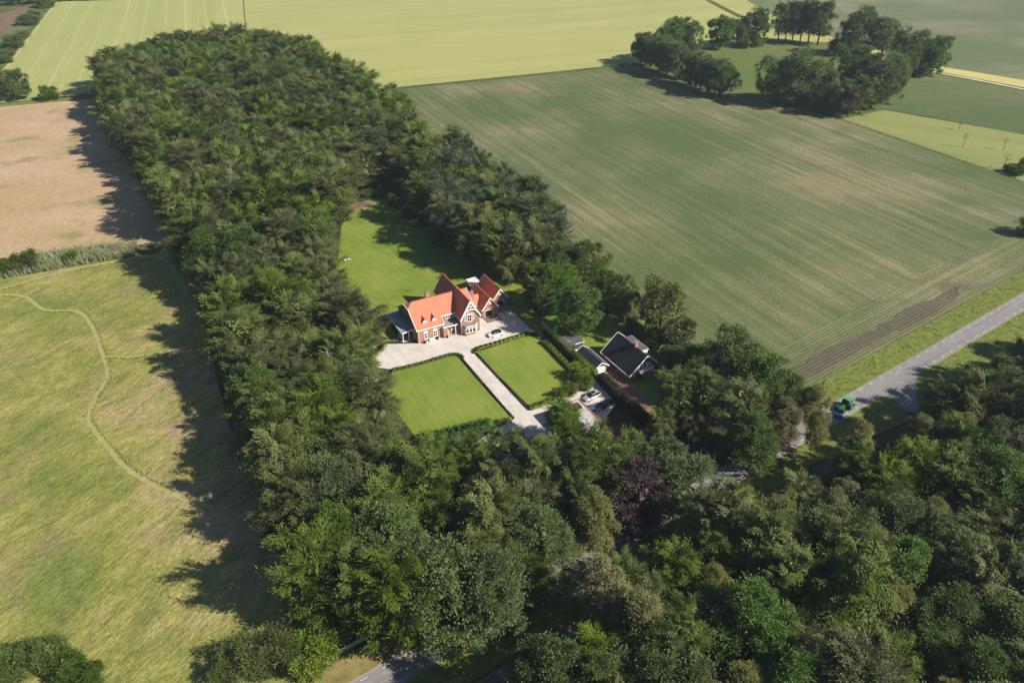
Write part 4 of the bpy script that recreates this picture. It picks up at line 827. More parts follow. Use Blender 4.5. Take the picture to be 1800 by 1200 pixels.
blades('tall_grass', X, Y, .34, .05, 'grass', (-.4, .15), 'long yellowing meadow grass left of the wood', 'grass', 2, 4)
RB = [(-161.34, 206.90),(-156.12, 216.00),(-138.92, 223.87),(-120.26, 230.93),(-122.93, 240.66),(-144.59, 236.12),(-162.33, 227.60),(-169.29, 220.80)]
X = r.uniform(-260, -110, 26000); Y = r.uniform(200, 290, 26000); k = inside(RB, X, Y); X, Y = X[k], Y[k]
blades('reeds', X, Y, 1.9, .09, 'reed', (-.25, .1), 'band of tall pale reeds between the hay meadow and the grass meadow', 'reeds', 4, 6)
X = r.uniform(60, 260, 30000); Y = r.uniform(120, 300, 30000); PV = [(72.59, 151.19),(76.42, 158.55),(155.38, 213.77),(206.98, 251.04),rp(180,-3.2),rp(-20,-3.2)]
k = inside(PV, X, Y); X, Y = X[k], Y[k]
X2 = r.uniform(-40, 240, 30000); Y2 = r.uniform(60, 290, 30000); k = inside([rp(-175,3.2),rp(160,3.2),rp(160,10),rp(18,12),rp(13,3.5),rp(-9,3.5),rp(-12,9),rp(-175,8)], X2, Y2)
blades('verge_grass', np.concatenate([X, X2[k]]), np.concatenate([Y, Y2[k]]), .5, .11, 'vgrass', (-.2, .1), 'unmown green grass on the verges along the road', 'grass', 3, 7)

# ------------------------------------------------------------------ trees
def crown_mesh(seed, mat, H, R, hb, ncl, nl, l, w, prof, flat=.5, rc=.24, droop=.0, upw=.5, fill=.22, lump=.2, bias=.8, sag=0, fan=False, lobes=9):
    """crown of leaf sized faces: leafy sprays sit partly on limb lobes, partly on the outer envelope"""
    r = np.random.default_rng(seed); Vs = []; ph = r.random(6)*6.28; Hc = H-hb; LB = []
    for i in range(lobes):
        t = .16+.72*(i+.5)/lobes+r.normal(0, .05); az = i*2.4+r.normal(0, .35); d = R*prof(min(max(t, 0), 1))*r.uniform(.5, .78)
        LB.append((d*math.cos(az), d*math.sin(az), hb+t*Hc, R*r.uniform(.34, .5), r.uniform(1.0, 1.5)))
    LB.append((r.normal(0, .12)*R, r.normal(0, .12)*R, hb+.8*Hc, R*.4, 1.35))
    for i in range(ncl):
        if r.random() < .62 and lobes:
            x, y, z, lr, el = LB[r.integers(len(LB))]; o = np.array((x, y, 0))
            v = r.normal(size=3)+o/(np.linalg.norm(o)+.5)*.8+np.array((0, 0, .55)); v /= np.linalg.norm(v)
            c = np.array((x, y, z))+v*np.array((lr, lr, lr*el))*r.uniform(.75, 1.1); n = v
            if c[2] > H: c[2] = H-r.random()*.5
        else:
            while True:
                t = r.random()
                if r.random() < prof(t)+.12: break
            az = i*2.39996+r.normal(0, .3); rr = R*prof(t)*(1+lump*(math.sin(2*az+ph[0]+4*t)*.6+math.sin(5*az+ph[1]-7*t)*.5+math.sin(3*az+ph[2]+9*t)*.4))
            f = r.uniform(bias, 1.0) if r.random() > fill else r.uniform(.25, bias)
            c = np.array((f*rr*math.cos(az), f*rr*math.sin(az), hb+t*Hc-sag*f*f)); n = np.array((math.cos(az), math.sin(az), (t-.3)*1.7)); n /= np.linalg.norm(n)
        q = R*rc*r.uniform(.6, 1.4); m = int(nl*r.uniform(.7, 1.3)); g = r.normal(size=(m, 3))*.55
        if fan:
            a = np.array((n[0], n[1], n[2]*.5+upw*.5))+r.normal(0, .3, 3); a /= np.linalg.norm(a)
            u = np.array((0, 0, 1.))+n*.5; u -= (u@a)*a; u /= np.linalg.norm(u); b = np.cross(u, a)
            P = c+q*(np.outer(g[:, 0]*1.45, a)+np.outer(g[:, 1]*.75, b)+np.outer(g[:, 2]*.34, u)); P[:, 2] -= droop*(g[:, 0]**2+g[:, 1]**2)*q
            A = a+np.outer(np.sign(g[:, 1])*.6, b)+rnd_dir(m, r)*.35; N = u+n*.35+rnd_dir(m, r)*.45
        else:
            g -= np.outer(g@n, n)*flat; P = c+g*q; P[:, 2] -= droop*((g**2).sum(1))*q
            A = g+n*.6+np.array((0, 0, upw))+rnd_dir(m, r)*.35; N = n*.9+g*.45+np.array((0, 0, .45))+rnd_dir(m, r)*.5
        s = r.uniform(.6, 1.35, m); Vs.append(leaf_quads(P, A, N, l*s, w*s)[0])
    # sparse bigger leaves inside close the crown's core
    m = int(ncl*4); t = r.random(m); az = r.random(m)*6.28; f = np.sqrt(r.random(m))*.66; pr = np.array([prof(x) for x in t])*R
    P = np.stack([np.cos(az)*f*pr, np.sin(az)*f*pr, hb+(.04+.84*t)*Hc], 1)
    Vs.append(leaf_quads(P, rnd_dir(m, r), rnd_dir(m, r), l*3.2, w*4)[0])
    V = np.concatenate(Vs); V[:, 2] = np.maximum(V[:, 2], .25)
    return np_mesh('crown', V, np.arange(len(V), dtype=np.int32).reshape(-1, 4), mat)
def trunk_mesh(seed, mat, H, r0, split, nlimb, R, top=.8, bare=False):
    r = random.Random(seed); m = MB(); bend = [r.uniform(-.25, .25) for _ in range(2)]
    pts = [(bend[0]*t*t*2, bend[1]*t*t*2, H*top*t) for t in (0, .08, .3, .55, .8, 1)]
    m.tube(pts, [r0*1.35, r0, r0*.85, r0*.62, r0*.36, r0*.1], 7)
    for i in range(nlimb):
        t = split+(1-split)*(i+.3)/nlimb; a = i*2.4+r.uniform(-.3, .3); L_ = R*(1.05-t*.5)*r.uniform(.7, 1); z = H*top*t; x, y = bend[0]*t*t*2, bend[1]*t*t*2
        up_ = r.uniform(.35, .8)
        p1 = (x+.5*L_*math.cos(a), y+.5*L_*math.sin(a), z+.35*L_*up_); p2 = (x+L_*math.cos(a+.15), y+L_*math.sin(a+.15), z+L_*up_)
        m.tube([(x, y, z), p1, p2], [r0*.36*(1.1-t*.6), r0*.22*(1.1-t*.6), r0*.06], 5, False)
        if bare:
            for k in range(4):
                b = a+r.uniform(-.9, .9); q = Vector(p1).lerp(Vector(p2), r.random()); m.tube([tuple(q), (q.x+L_*.35*math.cos(b), q.y+L_*.35*math.sin(b), q.z+L_*.35*r.uniform(.2, .9))], [r0*.08, r0*.02], 4, False)
    return m.mesh('trunk', mat, True)
p_broad = lambda t: max(0, math.sin(math.pi*(.14+.80*t)))**.62
p_round = lambda t: max(0, math.sin(math.pi*(.10+.86*t)))**.55
p_egg = lambda t: max(0, math.sin(math.pi*(.12+.86*t**.85)))**.8*(1.05-.25*t)
p_cone = lambda t: (1-t)**.65*min(1, .45+t*3)
p_pine = lambda t: max(0, math.sin(math.pi*(.08+.84*t)))**.8
p_tall = lambda t: max(0, math.sin(math.pi*(.16+.80*t)))**.5
KINDS = {}
def kind(name, nvar, H, make_crown, make_trunk): KINDS[name] = (H, [(make_crown(i), make_trunk(i)) for i in range(nvar)])
kind('beech_tree', 7, 19, lambda i: crown_mesh(10+i, M['beech'], 19, 5.4, 2.4, 130, 190, .29, .075, p_broad, .62, .22, .22, .6, .1, .36, fan=True), lambda i: trunk_mesh(i, M['bark'], 19, .36, .2, 9, 4.4))
kind('oak_tree', 5, 18, lambda i: crown_mesh(30+i, M['oak'], 18, 5.8, 2.4, 135, 185, .17, .115, p_round, .4, .19, 0, .1, .1, .4), lambda i: trunk_mesh(20+i, M['bark'], 18, .42, .22, 9, 4.8, .72))
kind('birch_tree', 5, 18, lambda i: crown_mesh(50+i, M['birch'], 18, 3.7, 3.8, 110, 190, .14, .065, p_egg, .35, .23, .3, -.35, .2, .38, .6, lobes=7), lambda i: trunk_mesh(40+i, M['bark_birch'], 18, .2, .25, 9, 3, .86))
kind('pine_tree', 5, 20, lambda i: crown_mesh(70+i, M['pine'], 20, 3.9, 11.0, 56, 190, .18, .055, p_pine, .55, .27, -.05, .55, .3, .4, .5, fan=True, lobes=7), lambda i: trunk_mesh(60+i, M['bark_pine'], 20, .27, .58, 9, 2.8, .9))
kind('maple_tree', 3, 16, lambda i: crown_mesh(90+i, M['bright'], 16, 5.6, 1.8, 115, 190, .17, .115, p_round, .4, .2, .1, .1, .12, .27), lambda i: trunk_mesh(80+i, M['bark'], 16, .34, .2, 9, 4.4, .72))
kind('ash_tree', 5, 18, lambda i: crown_mesh(110+i, M['ash'], 18, 5.0, 3.0, 120, 185, .24, .07, p_tall, .55, .22, .3, .25, .12, .38, .7, fan=True), lambda i: trunk_mesh(100+i, M['bark'], 18, .32, .22, 9, 4.2))
kind('copper_beech_tree', 1, 17, lambda i: crown_mesh(130+i, M['copper'], 17, 5.0, 2.4, 105, 180, .22, .09, p_broad, .4, .21, .2, .1), lambda i: trunk_mesh(120+i, M['bark'], 17, .34, .2, 9, 4.2))
kind('yellow_cypress_tree', 2, 17, lambda i: crown_mesh(150+i, M['conifer'], 17, 5.2, .8, 135, 170, .18, .085, p_tall, .35, .17, .1, .5, .15, .12), lambda i: trunk_mesh(140+i, M['bark'], 17, .36, .2, 9, 3.6))
kind('poplar_tree', 3, 25, lambda i: crown_mesh(170+i, M['ash'], 25, 5.4, 5, 115, 175, .2, .11, p_tall, .3, .22, .05, .3, .22, .25), lambda i: trunk_mesh(160+i, M['bark'], 25, .42, .3, 10, 4.2))
kind('bush', 4, 4, lambda i: crown_mesh(190+i, M['hedge'], 4, 2.4, .1, 40, 126, 0.14, 0.08, p_round, .3, .3, 0, .3), lambda i: trunk_mesh(180+i, M['bark'], 4, .1, .1, 6, 1.5))
kind('bright_shrub', 3, 4, lambda i: crown_mesh(210+i, M['shrub'], 4, 2.3, .1, 44, 135, 0.13, 0.08, p_round, .3, .3, 0, .3), lambda i: trunk_mesh(200+i, M['bark'], 4, .1, .1, 6, 1.5))
kind('willow_bush', 2, 5, lambda i: crown_mesh(230+i, M['ash'], 5, 3.2, .1, 60, 144, 0.17, 0.05, p_round, .3, .28, .1, .5), lambda i: trunk_mesh(220+i, M['bark'], 5, .14, .1, 7, 2.2))
TR = random.Random(77); PLACED = []
def tree(k, xy, H, wide=1.0, label=None, group=None, var=None, cat='tree', rz=None):
    H0, vs = KINDS[k]; i = TR.randrange(len(vs)) if var is None else var; cr, tk = vs[i]
    t = empty(k, (xy[0], xy[1], 0), TR.random()*6.28 if rz is None else rz, label, cat, group); s = H/H0; t.scale = (s*wide, s*wide, s)
    place('trunk', tk, t); place('crown', cr, t); PLACED.append((xy[0], xy[1], H)); return t
NAMES = dict(beech_tree='beech', oak_tree='oak', birch_tree='birch', pine_tree='pine', maple_tree='maple', ash_tree='ash', bush='bush', bright_shrub='shrub')
LOOK = dict(beech_tree='feathery olive green beech', oak_tree='dark green round headed oak', birch_tree='yellowish white stemmed birch', pine_tree='bare stemmed blue green pine', maple_tree='fresh green maple', ash_tree='grey green ash', bush='low dark bush', bright_shrub='bright green shrub')
def wood(zone, poly, d, mixk, Hr, inset, seed, avoid=4.5, rims=(), rimw=7, wide=(1.02, 1.3)):
    r = random.Random(seed); xs = [p[0] for p in poly]; ys = [p[1] for p in poly]; pts = []
    X = np.array([r.uniform(min(xs), max(xs)) for _ in range(14000)]); Y = np.array([r.uniform(min(ys), max(ys)) for _ in range(14000)])
    ok = inside(poly, X, Y) & (edge_dist(poly, X, Y) > inset)
    cnt = 0
    for x, y in zip(X[ok], Y[ok]):
        if any((x-a)**2+(y-b)**2 < d*d for a, b in pts): continue
        if any((x-a)**2+(y-b)**2 < (avoid)**2 for a, b, _ in PLACED): continue
        pts.append((x, y)); q = r.random(); k = None
        for kk, pr_ in mixk:
            q -= pr_
            if q <= 0: k = kk; break
        k = k or mixk[0][0]
        zn = zone
        for nm, i0, i1 in rims:
            if edge_dist(poly[i0:i1+1], np.array([x]), np.array([y]), False)[0] < rimw: zn = nm; break
        tree(k, (x, y), r.uniform(*Hr), r.uniform(*wide), LOOK[k]+' '+zn, NAMES[k]+' trees '+zn); cnt += 1
    print('WOOD', zone, cnt)
# --- single trees first: the sheltering ring round the small meadow
ring = [
 ('oak_tree', (76.28, 474.41), 16, 1.0, 'dark oak at the left tip of the tree ring, shading the yellow barley'), ('oak_tree', (78.64, 470.29), 17, .9, 'second oak from the left tip of the tree ring'),
 ('oak_tree', (80.44, 464.96), 18, 1.0, 'oak in the left row of the tree ring, third from its tip'), ('oak_tree', (83.94, 454.61), 19, 1.05, 'tall oak in the middle of the left row of the tree ring'),
 ('oak_tree', (86.99, 448.30), 19, 1.0, 'oak in the left row of the tree ring just below its middle'), ('oak_tree', (90.37, 440.93), 18, 1.0, 'oak in the left row of the tree ring above the gap with low shrubs'),
 ('oak_tree', (93.54, 479.01), 23, 1.15, 'tallest broad oak at the back of the left row of the tree ring'), ('oak_tree', (104.45, 484.00), 22, 1.05, 'broad oak behind the left row, standing by the barley edge'),
 ('oak_tree', (95.67, 426.85), 16, .95, 'oak in the lower left row, right after the shrub gap'), ('oak_tree', (99.46, 418.95), 18, 1.0, 'lower left row oak with a clear bare trunk'),
 ('oak_tree', (102.26, 411.33), 16, .9, 'lower left row oak, third from the row end'), ('oak_tree', (104.23, 407.07), 17, .9, 'lower left row oak, second from the row end'), ('oak_tree', (106.40, 403.89), 18, 1.1, 'last oak at the lower right end of the left row, lit on its right side'),
 ('oak_tree', (129.87, 509.01), 19, 1.2, 'lone round oak with a gap on both sides at the back of the ring'), ('oak_tree', (143.85, 516.02), 17, .95, 'small oak right of the lone round oak at the back of the ring'), ('oak_tree', (152.35, 518.72), 21, 1.1, 'broad oak left of the tall poplar row'),
 ('poplar_tree', (170.40, 525.78), 24, .95, 'leftmost poplar of the tall row at the back of the ring'), ('poplar_tree', (175.48, 527.14), 24, .9, 'second poplar from the left in the tall row'), ('poplar_tree', (179.26, 525.32), 25, .95, 'middle poplar of the tall row'), ('poplar_tree', (184.22, 525.06), 25, .95, 'fourth poplar of the tall row'), ('poplar_tree', (188.16, 521.63), 26, 1.0, 'fifth poplar of the tall row'), ('poplar_tree', (192.59, 516.63), 26, 1.2, 'rightmost and widest poplar of the tall row'),
 ('oak_tree', (205.44, 488.94), 26, 1.05, 'tall loose oak right of the dark thicket at the back of the ring'), ('oak_tree', (219.91, 485.37), 21, 1.1, 'dark domed oak with yellow straw showing beneath its crown'), ('ash_tree', (221.26, 467.48), 20, .8, 'slim pale ash between the domed oak and the dark right hand oak'),
 ('oak_tree', (218.52, 443.52), 22, 1.0, 'dark oak second from the right end of the ring'), ('oak_tree', (229.25, 441.82), 20, 1.05, 'lone leaning oak at the far right end of the ring'),
 ('oak_tree', (130.53, 391.92), 22, 1.25, 'left half of the broad oak mass at the front of the ring'), ('oak_tree', (140.98, 389.55), 25, 1.35, 'huge dome shaped oak at the front of the ring'), ('oak_tree', (148.60, 387.32), 20, 1.1, 'oak on the right flank of the huge dome shaped oak'),
 ('oak_tree', (168.49, 400.29), 25, 1.1, 'round topped oak rising behind the front thicket of the ring'), ('ash_tree', (152.78, 371.46), 17, 1.2, 'bushy grey green ash at the front corner of the ring'), ('ash_tree', (157.89, 368.60), 14, 1.15, 'bushy lit ash at the pasture corner of the ring'), ('ash_tree', (165.10, 373.67), 17, 1.1, 'grey green ash beside the pasture corner'),
 ('oak_tree', (173.88, 382.52), 24, 1.1, 'tall dark oak on the right flank of the front thicket'), ('oak_tree', (181.44, 389.84), 23, 1.1, 'broad oak on the right flank of the ring, facing the beet field'), ('oak_tree', (194.44, 411.65), 19, .9, 'oak half hidden on the right flank, next to the beet field'), ('oak_tree', (208.32, 430.98), 18, .9, 'oak in the right flank between two taller dark oaks'),
]
for k, p, H, wd, lb in ring: tree(k, p, H, wd*1.1, lb, 'trees of the sheltering ring')
for p, H, lb in (((197.46, 489.33), 8, 'left dark thorn bush of the thicket at the back of the ring'),((201.30, 490.58), 9, 'right dark thorn bush of the thicket at the back of the ring'),((197.30, 496.60), 7, 'dark thorn bush under the rightmost poplar'),((126.78, 506.12), 4, 'low bush at the foot of the lone round oak'),((144.07, 509.81), 5, 'low bush under the small back oak'),((153.93, 513.94), 5, 'low bush under the broad oak beside the poplars'),((221.15, 440.99), 9, 'dark bush between the last two oaks of the ring'),((92.70, 438.46), 4, 'low shrub in the gap of the left row'),((150.10, 376.98), 6, 'dark bush in the front shade of the ring'),((143.36, 385.63), 5, 'dark bush below the huge dome shaped oak')):
    tree('bush', p, H, 1.2, lb, 'bushes of the sheltering ring', None, 'bush')
# --- far left: lone field trees, scrub strip, distant wood edge
tree('maple_tree', (-252.27, 413.64), 15, 1.3, 'large round tree standing alone on the boundary between barley and hay at the far left', None, 1)
tree('ash_tree', (-258.04, 411.82), 10, 1.2, 'smaller tree leaning against the large round boundary tree at the far left')
tree('bush', (-235.84, 412.96), 6.5, 1.1, 'small lone bush on the field boundary right of the large round tree')
for k, p, H, wd, lb in [('bush', (-316.65, 534.98), 7, 1.6, 'dense bush in the middle of the scrub strip at the far left'), ('bush', (-344.82, 608.29), 7, 1.6, 'upper dense bush of the scrub strip beside the wheat edge'), ('bush', (-349.91, 625.05), 6, 1.4, 'uppermost low bush of the scrub strip'), ('willow_bush', (-303.62, 495.35), 6, 1.5, 'pale bush at the lower end of the scrub strip'), ('willow_bush', (-327.27, 565.85), 4, 1.8, 'loose pale scrub in the middle of the scrub strip'), ('willow_bush', (-309.47, 512.98), 4, 1.6, 'loose pale scrub near the lower end of the scrub strip'), ('bush', (-365.57, 678.13), 8, 1.5, 'dark bush at the top corner of the wheat field')]:
    tree(k, p, H, wd, lb, 'bushes of the scrub strip', None, 'bush')
for i, p in enumerate([(-409.98, 683.39),(-405.69, 685.59),(-401.38, 687.80),(-397.04, 690.02),(-393.15, 692.29),(-389.24, 694.57),(-383.99, 694.23),(-380.04, 696.53),(-376.07, 698.83),(-372.07, 701.15)]):
    tree('ash_tree' if i % 3 else 'oak_tree', p, 13+i % 3, 1.2, 'distant tree in the row along the top left corner', 'distant trees in the top left corner')
for i, p in enumerate([(-367.21, 708.67),(-357.30, 710.67),(-345.16, 709.87),(-332.94, 714.40),(-321.89, 716.36),(-309.70, 715.55),(-296.14, 717.35),(-281.53, 716.37),(-267.89, 718.18)]):
    tree('bush', p, 6, 1.6, 'low distant bush on the far edge of the wheat field', 'distant bushes beyond the wheat', None, 'bush')
for k, p, H, wd, lb in [('bush', (-151.17, 223.41), 5.2, 1.1, 'tallest dark bush of the group in the reeds'), ('bush', (-153.98, 221.94), 4.2, 1.2, 'low dark bush left of the tallest bush in the reeds'), ('bush', (-156.40, 220.48), 4, 1.3, 'leftmost low bush in the reeds'), ('bush', (-139.66, 228.21), 3.5, 1.0, 'single small bush in the middle of the reed band')]:
    tree(k, p, H, wd, lb, None, None, 'bush')
# --- right edge: pasture saplings and bushes
for k, p, H, wd, lb in [('bush', (194.47, 296.46), 3, 1.2, 'left half of the dark bush at the right end of the wire fence'), ('bush', (196.44, 292.72), 3.4, 1.4, 'right half of the dark bush at the right end of the wire fence'), ('bush', (203.96, 302.43), 3, 1.1, 'bush in the pasture at the right edge of the picture'), ('bush', (170.33, 239.69), 5.5, 1.2, 'dark bush on the field edge at the right edge of the picture')]:
    tree(k, p, H, wd, lb, None, None, 'bush')
for p, H, lb in [((194.11, 299.58), 6, 'thin bare young tree by the pasture fence corner'), ((190.60, 325.24), 5.5, 'thin young tree in the middle of the pasture'), ((205.46, 321.16), 5, 'thin young tree in the upper right of the pasture'), ((200.29, 348.46), 3.5, 'short dark sapling in the upper part of the pasture')]:
    t = empty('sapling', p, TR.random()*6, lb, 'young tree', 'saplings in the pasture')
    a = TR.random()*6
    MB().tube([(0,0,0),(.1,0,H*.5),(.25,.1,H)], [.11,.08,.03], 6).tube([(.1,0,H*.5),(H*.2,.1,H*.8)], [.05,.02], 5).tube([(.15,0,H*.6),(-H*.12,.2,H*.9)], [.05,.02], 5).build('trunk', M['bark'], t)
    d = rnd_dir(70)*np.array((H*.2,H*.2,H*.2))+np.array((H*.08,0,H*.82)); V, Q = leaf_quads(d, rnd_dir(70), rnd_dir(70), .2, .08)
    place('crown', np_mesh('crown', V, Q, M['ash']), t)
# --- garden trees east of the garages and round the cottage
for k, p, H, wd, lb, v in [
 ('oak_tree', (17.68, 180.10), 15, 1.05, 'dense round oak of deep green right of the garage court', 0), ('maple_tree', (12.47, 194.25), 14, 1.2, 'fresh green maple above the board fence', 1), ('maple_tree', (22.07, 210.82), 13, 1.35, 'round leafy maple at the lower end of the pine belt', 2),
 ('maple_tree', (29.69, 187.62), 13, 1.05, 'pale green maple between the deep green oak and the yellow cypress', 1), ('maple_tree', (14.48, 209.90), 13, 1.1, 'fresh green maple below the last bare stemmed pine', 0),
 ('yellow_cypress_tree', (38.73, 177.57), 18, 1.1, 'broad yellow green cypress above the cottage at the crop edge', 0), ('yellow_cypress_tree', (42.09, 167.48), 13, .9, 'smaller yellow green cypress right of the cottage', 1),
 ('maple_tree', (36.23, 170.74), 8, 1.0, 'small leafy tree close behind the cottage ridge', 2), ('maple_tree', (38.84, 162.37), 8, 1.0, 'small leafy tree at the right gable of the cottage', 1), ('maple_tree', (43.35, 158.81), 10, 1.1, 'leafy tree between the cottage garden and the crop field', 0), ('ash_tree', (42.66, 148.47), 13, .95, 'grey green ash at the crop corner beside the roadside trees', 1), ('maple_tree', (25.84, 197.60), 11, 1.1, 'middle sized leafy tree behind the deep green oak', 2),
 ('ash_tree', (7.83, 187.93), 14, .9, 'grey green ash at the right end of the rear lawn', 2), ('beech_tree', (-1.71, 212.05), 16, 1.05, 'pendulous beech leaning over the rear lawn beside the garages', 3), ('beech_tree', (6.55, 196.23), 14, .9, 'beech between the pendulous beech and the board fence', 4)]:
    tree(k, p, H, wd, lb, None, v)
for k, p, H, wd, lb in [('bright_shrub', (16.41, 160.01), 4.2, .95, 'lime yellow round shrub at the lower right corner of the right front lawn'), ('bush', (17.47, 155.94), 3.8, .9, 'dark green round shrub below the lime yellow one'), ('bright_shrub', (13.90, 153.93), 3, 1.0, 'low lime shrub beside the silver estate car'), ('bright_shrub', (11.38, 152.84), 2.4, 1.0, 'lowest lime shrub at the yard edge of the right front lawn'),
 ('bush', (30.90, 159.47), 1.8, .8, 'little bush at the front corner of the cottage'), ('bush', (35.30, 162.56), 2.4, .8, 'bush growing below the cottage balcony'), ('bright_shrub', (34.98, 177.86), 4, 1.1, 'bright shrub behind the cottage near its chimney'), ('bush', (32.13, 181.34), 4, 1.0, 'dark shrub at the rear corner of the cottage'), ('bright_shrub', (15.63, 172.78), 1.5, .7, 'tiny bright shrub beside the closed parasol'),
 ('bright_shrub', (-19.61, 134.66), 3.4, .9, 'bright green shrub at the left end of the laurel hedge'), ('bush', (-43.24, 270.83), 4, .8, 'small bush on the upper edge of the rear lawn')]:
    tree(k, p, H, wd, lb, None, None, 'bush')
# --- lower left corner and verge shrubs
for k, p, H, wd, lb in [('willow_bush', (-80.47, 79.84), 5, 1.0, 'leftmost blue green bush in the lower left corner'), ('willow_bush', (-75.77, 81.13), 5.5, 1.0, 'tallest blue green bush in the lower left corner'), ('willow_bush', (-81.69, 77.83), 4, 1.0, 'bush cut off by the lower left corner'), ('bush', (-71.24, 79.72), 4, 1.1, 'olive bush right of the tallest corner bush'), ('bush', (-67.56, 78.65), 3.4, 1.0, 'rightmost low bush of the lower left corner'),
 ('willow_bush', (-42.90, 80.07), 6, 1.0, 'grey green willow bush left of the lime bush at the lower edge'), ('willow_bush', (-38.62, 81.37), 6, 1.0, 'tallest grey green willow bush at the lower edge'), ('willow_bush', (-46.08, 78.37), 4, .9, 'low willow bush at the lower edge, in its neighbours\' shade'), ('bright_shrub', (-32.32, 82.35), 5, 1.15, 'lime green bush beside the plank railing'), ('bright_shrub', (-32.74, 78.91), 4, 1.1, 'lime green bush cut by the lower edge below the plank railing'), ('bright_shrub', (-36.80, 85.69), 3, 1.1, 'low lime bush at the edge of the meadow above the willow bushes')]:
    tree(k, p, H, wd, lb, None, None, 'bush')
# --- roadside trees in front of the cottage
for k, p, H, wd, lb, v in [
 ('ash_tree', (35.75, 138.79), 16, 1.0, 'drooping ash in front of the cottage, first of the roadside trees', 0), ('ash_tree', (41.48, 136.65), 17, 1.05, 'drooping ash with a yellow branch, second of the roadside trees', 1), ('oak_tree', (49.96, 151.33), 18, 1.1, 'dark oak at the crop corner above the roadside trees', 2), ('oak_tree', (55.35, 145.55), 17, 1.1, 'dark oak overhanging the bare soil of the crop headland', 3),
 ('oak_tree', (60.68, 141.43), 14, .9, 'smaller oak at the soil corner next to the verge', 1), ('birch_tree', (56.23, 130.50), 16, 1.15, 'pale birch above the tractor road, left of the tractor', 0), ('birch_tree', (65.23, 137.50), 14, 1.2, 'grey green birch hanging over the road just left of the tractor', 2), ('ash_tree', (48.43, 132.56), 17, 1.05, 'ash in the middle of the roadside trees', 3), ('oak_tree', (49.34, 126.29), 14, 1.0, 'dark oak leaning over the shaded road', 4), ('ash_tree', (31.33, 132.80), 11, .9, 'small dark tree between the copper hedge and the road', 4), ('birch_tree', (82.87, 126.96), 14, 1.1, 'yellowish birch closing over the side road below the give way line', 2), ('ash_tree', (90.88, 133.51), 16, 1.1, 'ash at the grassy corner right of the side road', 0), ('oak_tree', (100.99, 141.06), 15, 1.0, 'oak at the grass strip right of the junction', 1), ('birch_tree', (64.14, 130.95), 12, 1.0, 'light birch at the road edge below the tractor', 3)]:
    tree(k, p, H, wd, lb, None, v)
# --- a few trees that stand out of the woods
tree('copper_beech_tree', (22.87, 109.41), 17, 1.05, 'purple leaved copper beech among the green trees by the road')
_c = (22.87, 109.41); PLACED += [(_c[0]-1, _c[1]-6, 0), (_c[0]-5, _c[1]-4, 0), (_c[0]+3.5, _c[1]-5, 0)]     # keeps its lit side free of neighbours
tree('maple_tree', (-30.34, 96.99), 17, 1.0, 'vivid green maple at the lower left rim of the wood', None, 0)
tree('maple_tree', (-21.85, 112.64), 17, .9, 'yellow green maple in the lower part of the wood', None, 1)
tree('copper_beech_tree', (-13.53, 307.01), 9, .55, 'small purple grey tree on the crop side of the pine belt')
tree('maple_tree', (-107.88, 278.15), 18, .85, 'brighter yellow green tree amid the upper canopy', None, 2)
tree('birch_tree', (69.21, 123.26), 15, 1.2, 'white stemmed birch at the junction below the tractor', None, 1)
dt = empty('dead_tree', (-41.46, 150.06), .4, 'dead tree with bare pale branches at the lawn side of the wood', 'tree')
place('trunk', trunk_mesh(7, M['bark_dead'], 17, .3, .35, 13, 3.6, .95, True), dt)
OBP = (10.11, 143.68)
for k, p, H, wd, lb, v in [('ash_tree', local(-3.2, -7.4, OBP, rad(27)), 12, 1.05, 'slender ash against the tiled left side of the outbuilding', 4), ('beech_tree', local(-3.8, -10.5, OBP, rad(27)), 12, .85, 'beech spreading over the middle of the pale outbuilding roof', 3), ('beech_tree', (11.36, 125.78), 14, .85, 'beech leaning over the pale roof of the outbuilding', 0), ('beech_tree', (17.20, 123.89), 14, .85, 'beech at the lower right corner of the outbuilding', 1), ('ash_tree', (12.24, 118.82), 14, .9, 'ash just below the outbuilding', 2), ('ash_tree', (4.91, 123.53), 12, .9, 'ash beside the orange capped gate pier', 1), ('ash_tree', (-3.54, 126.64), 11, .85, 'thin leaved ash through which the pale gravel glints', 3), ('beech_tree', (-8.86, 122.90), 13, .9, 'beech below the laurel hedge', 2), ('beech_tree', (-14.54, 122.14), 13, .9, 'beech at the left end of the laurel hedge', 5), ('beech_tree', (22.59, 122.34), 14, .9, 'beech between the outbuilding and the shaded road', 6), ('ash_tree', (0.36, 130.79), 8, .9, 'small pale ash over the gravel at the end of the drive', 0)]:
    tree(k, p, H, wd, lb, None, v)
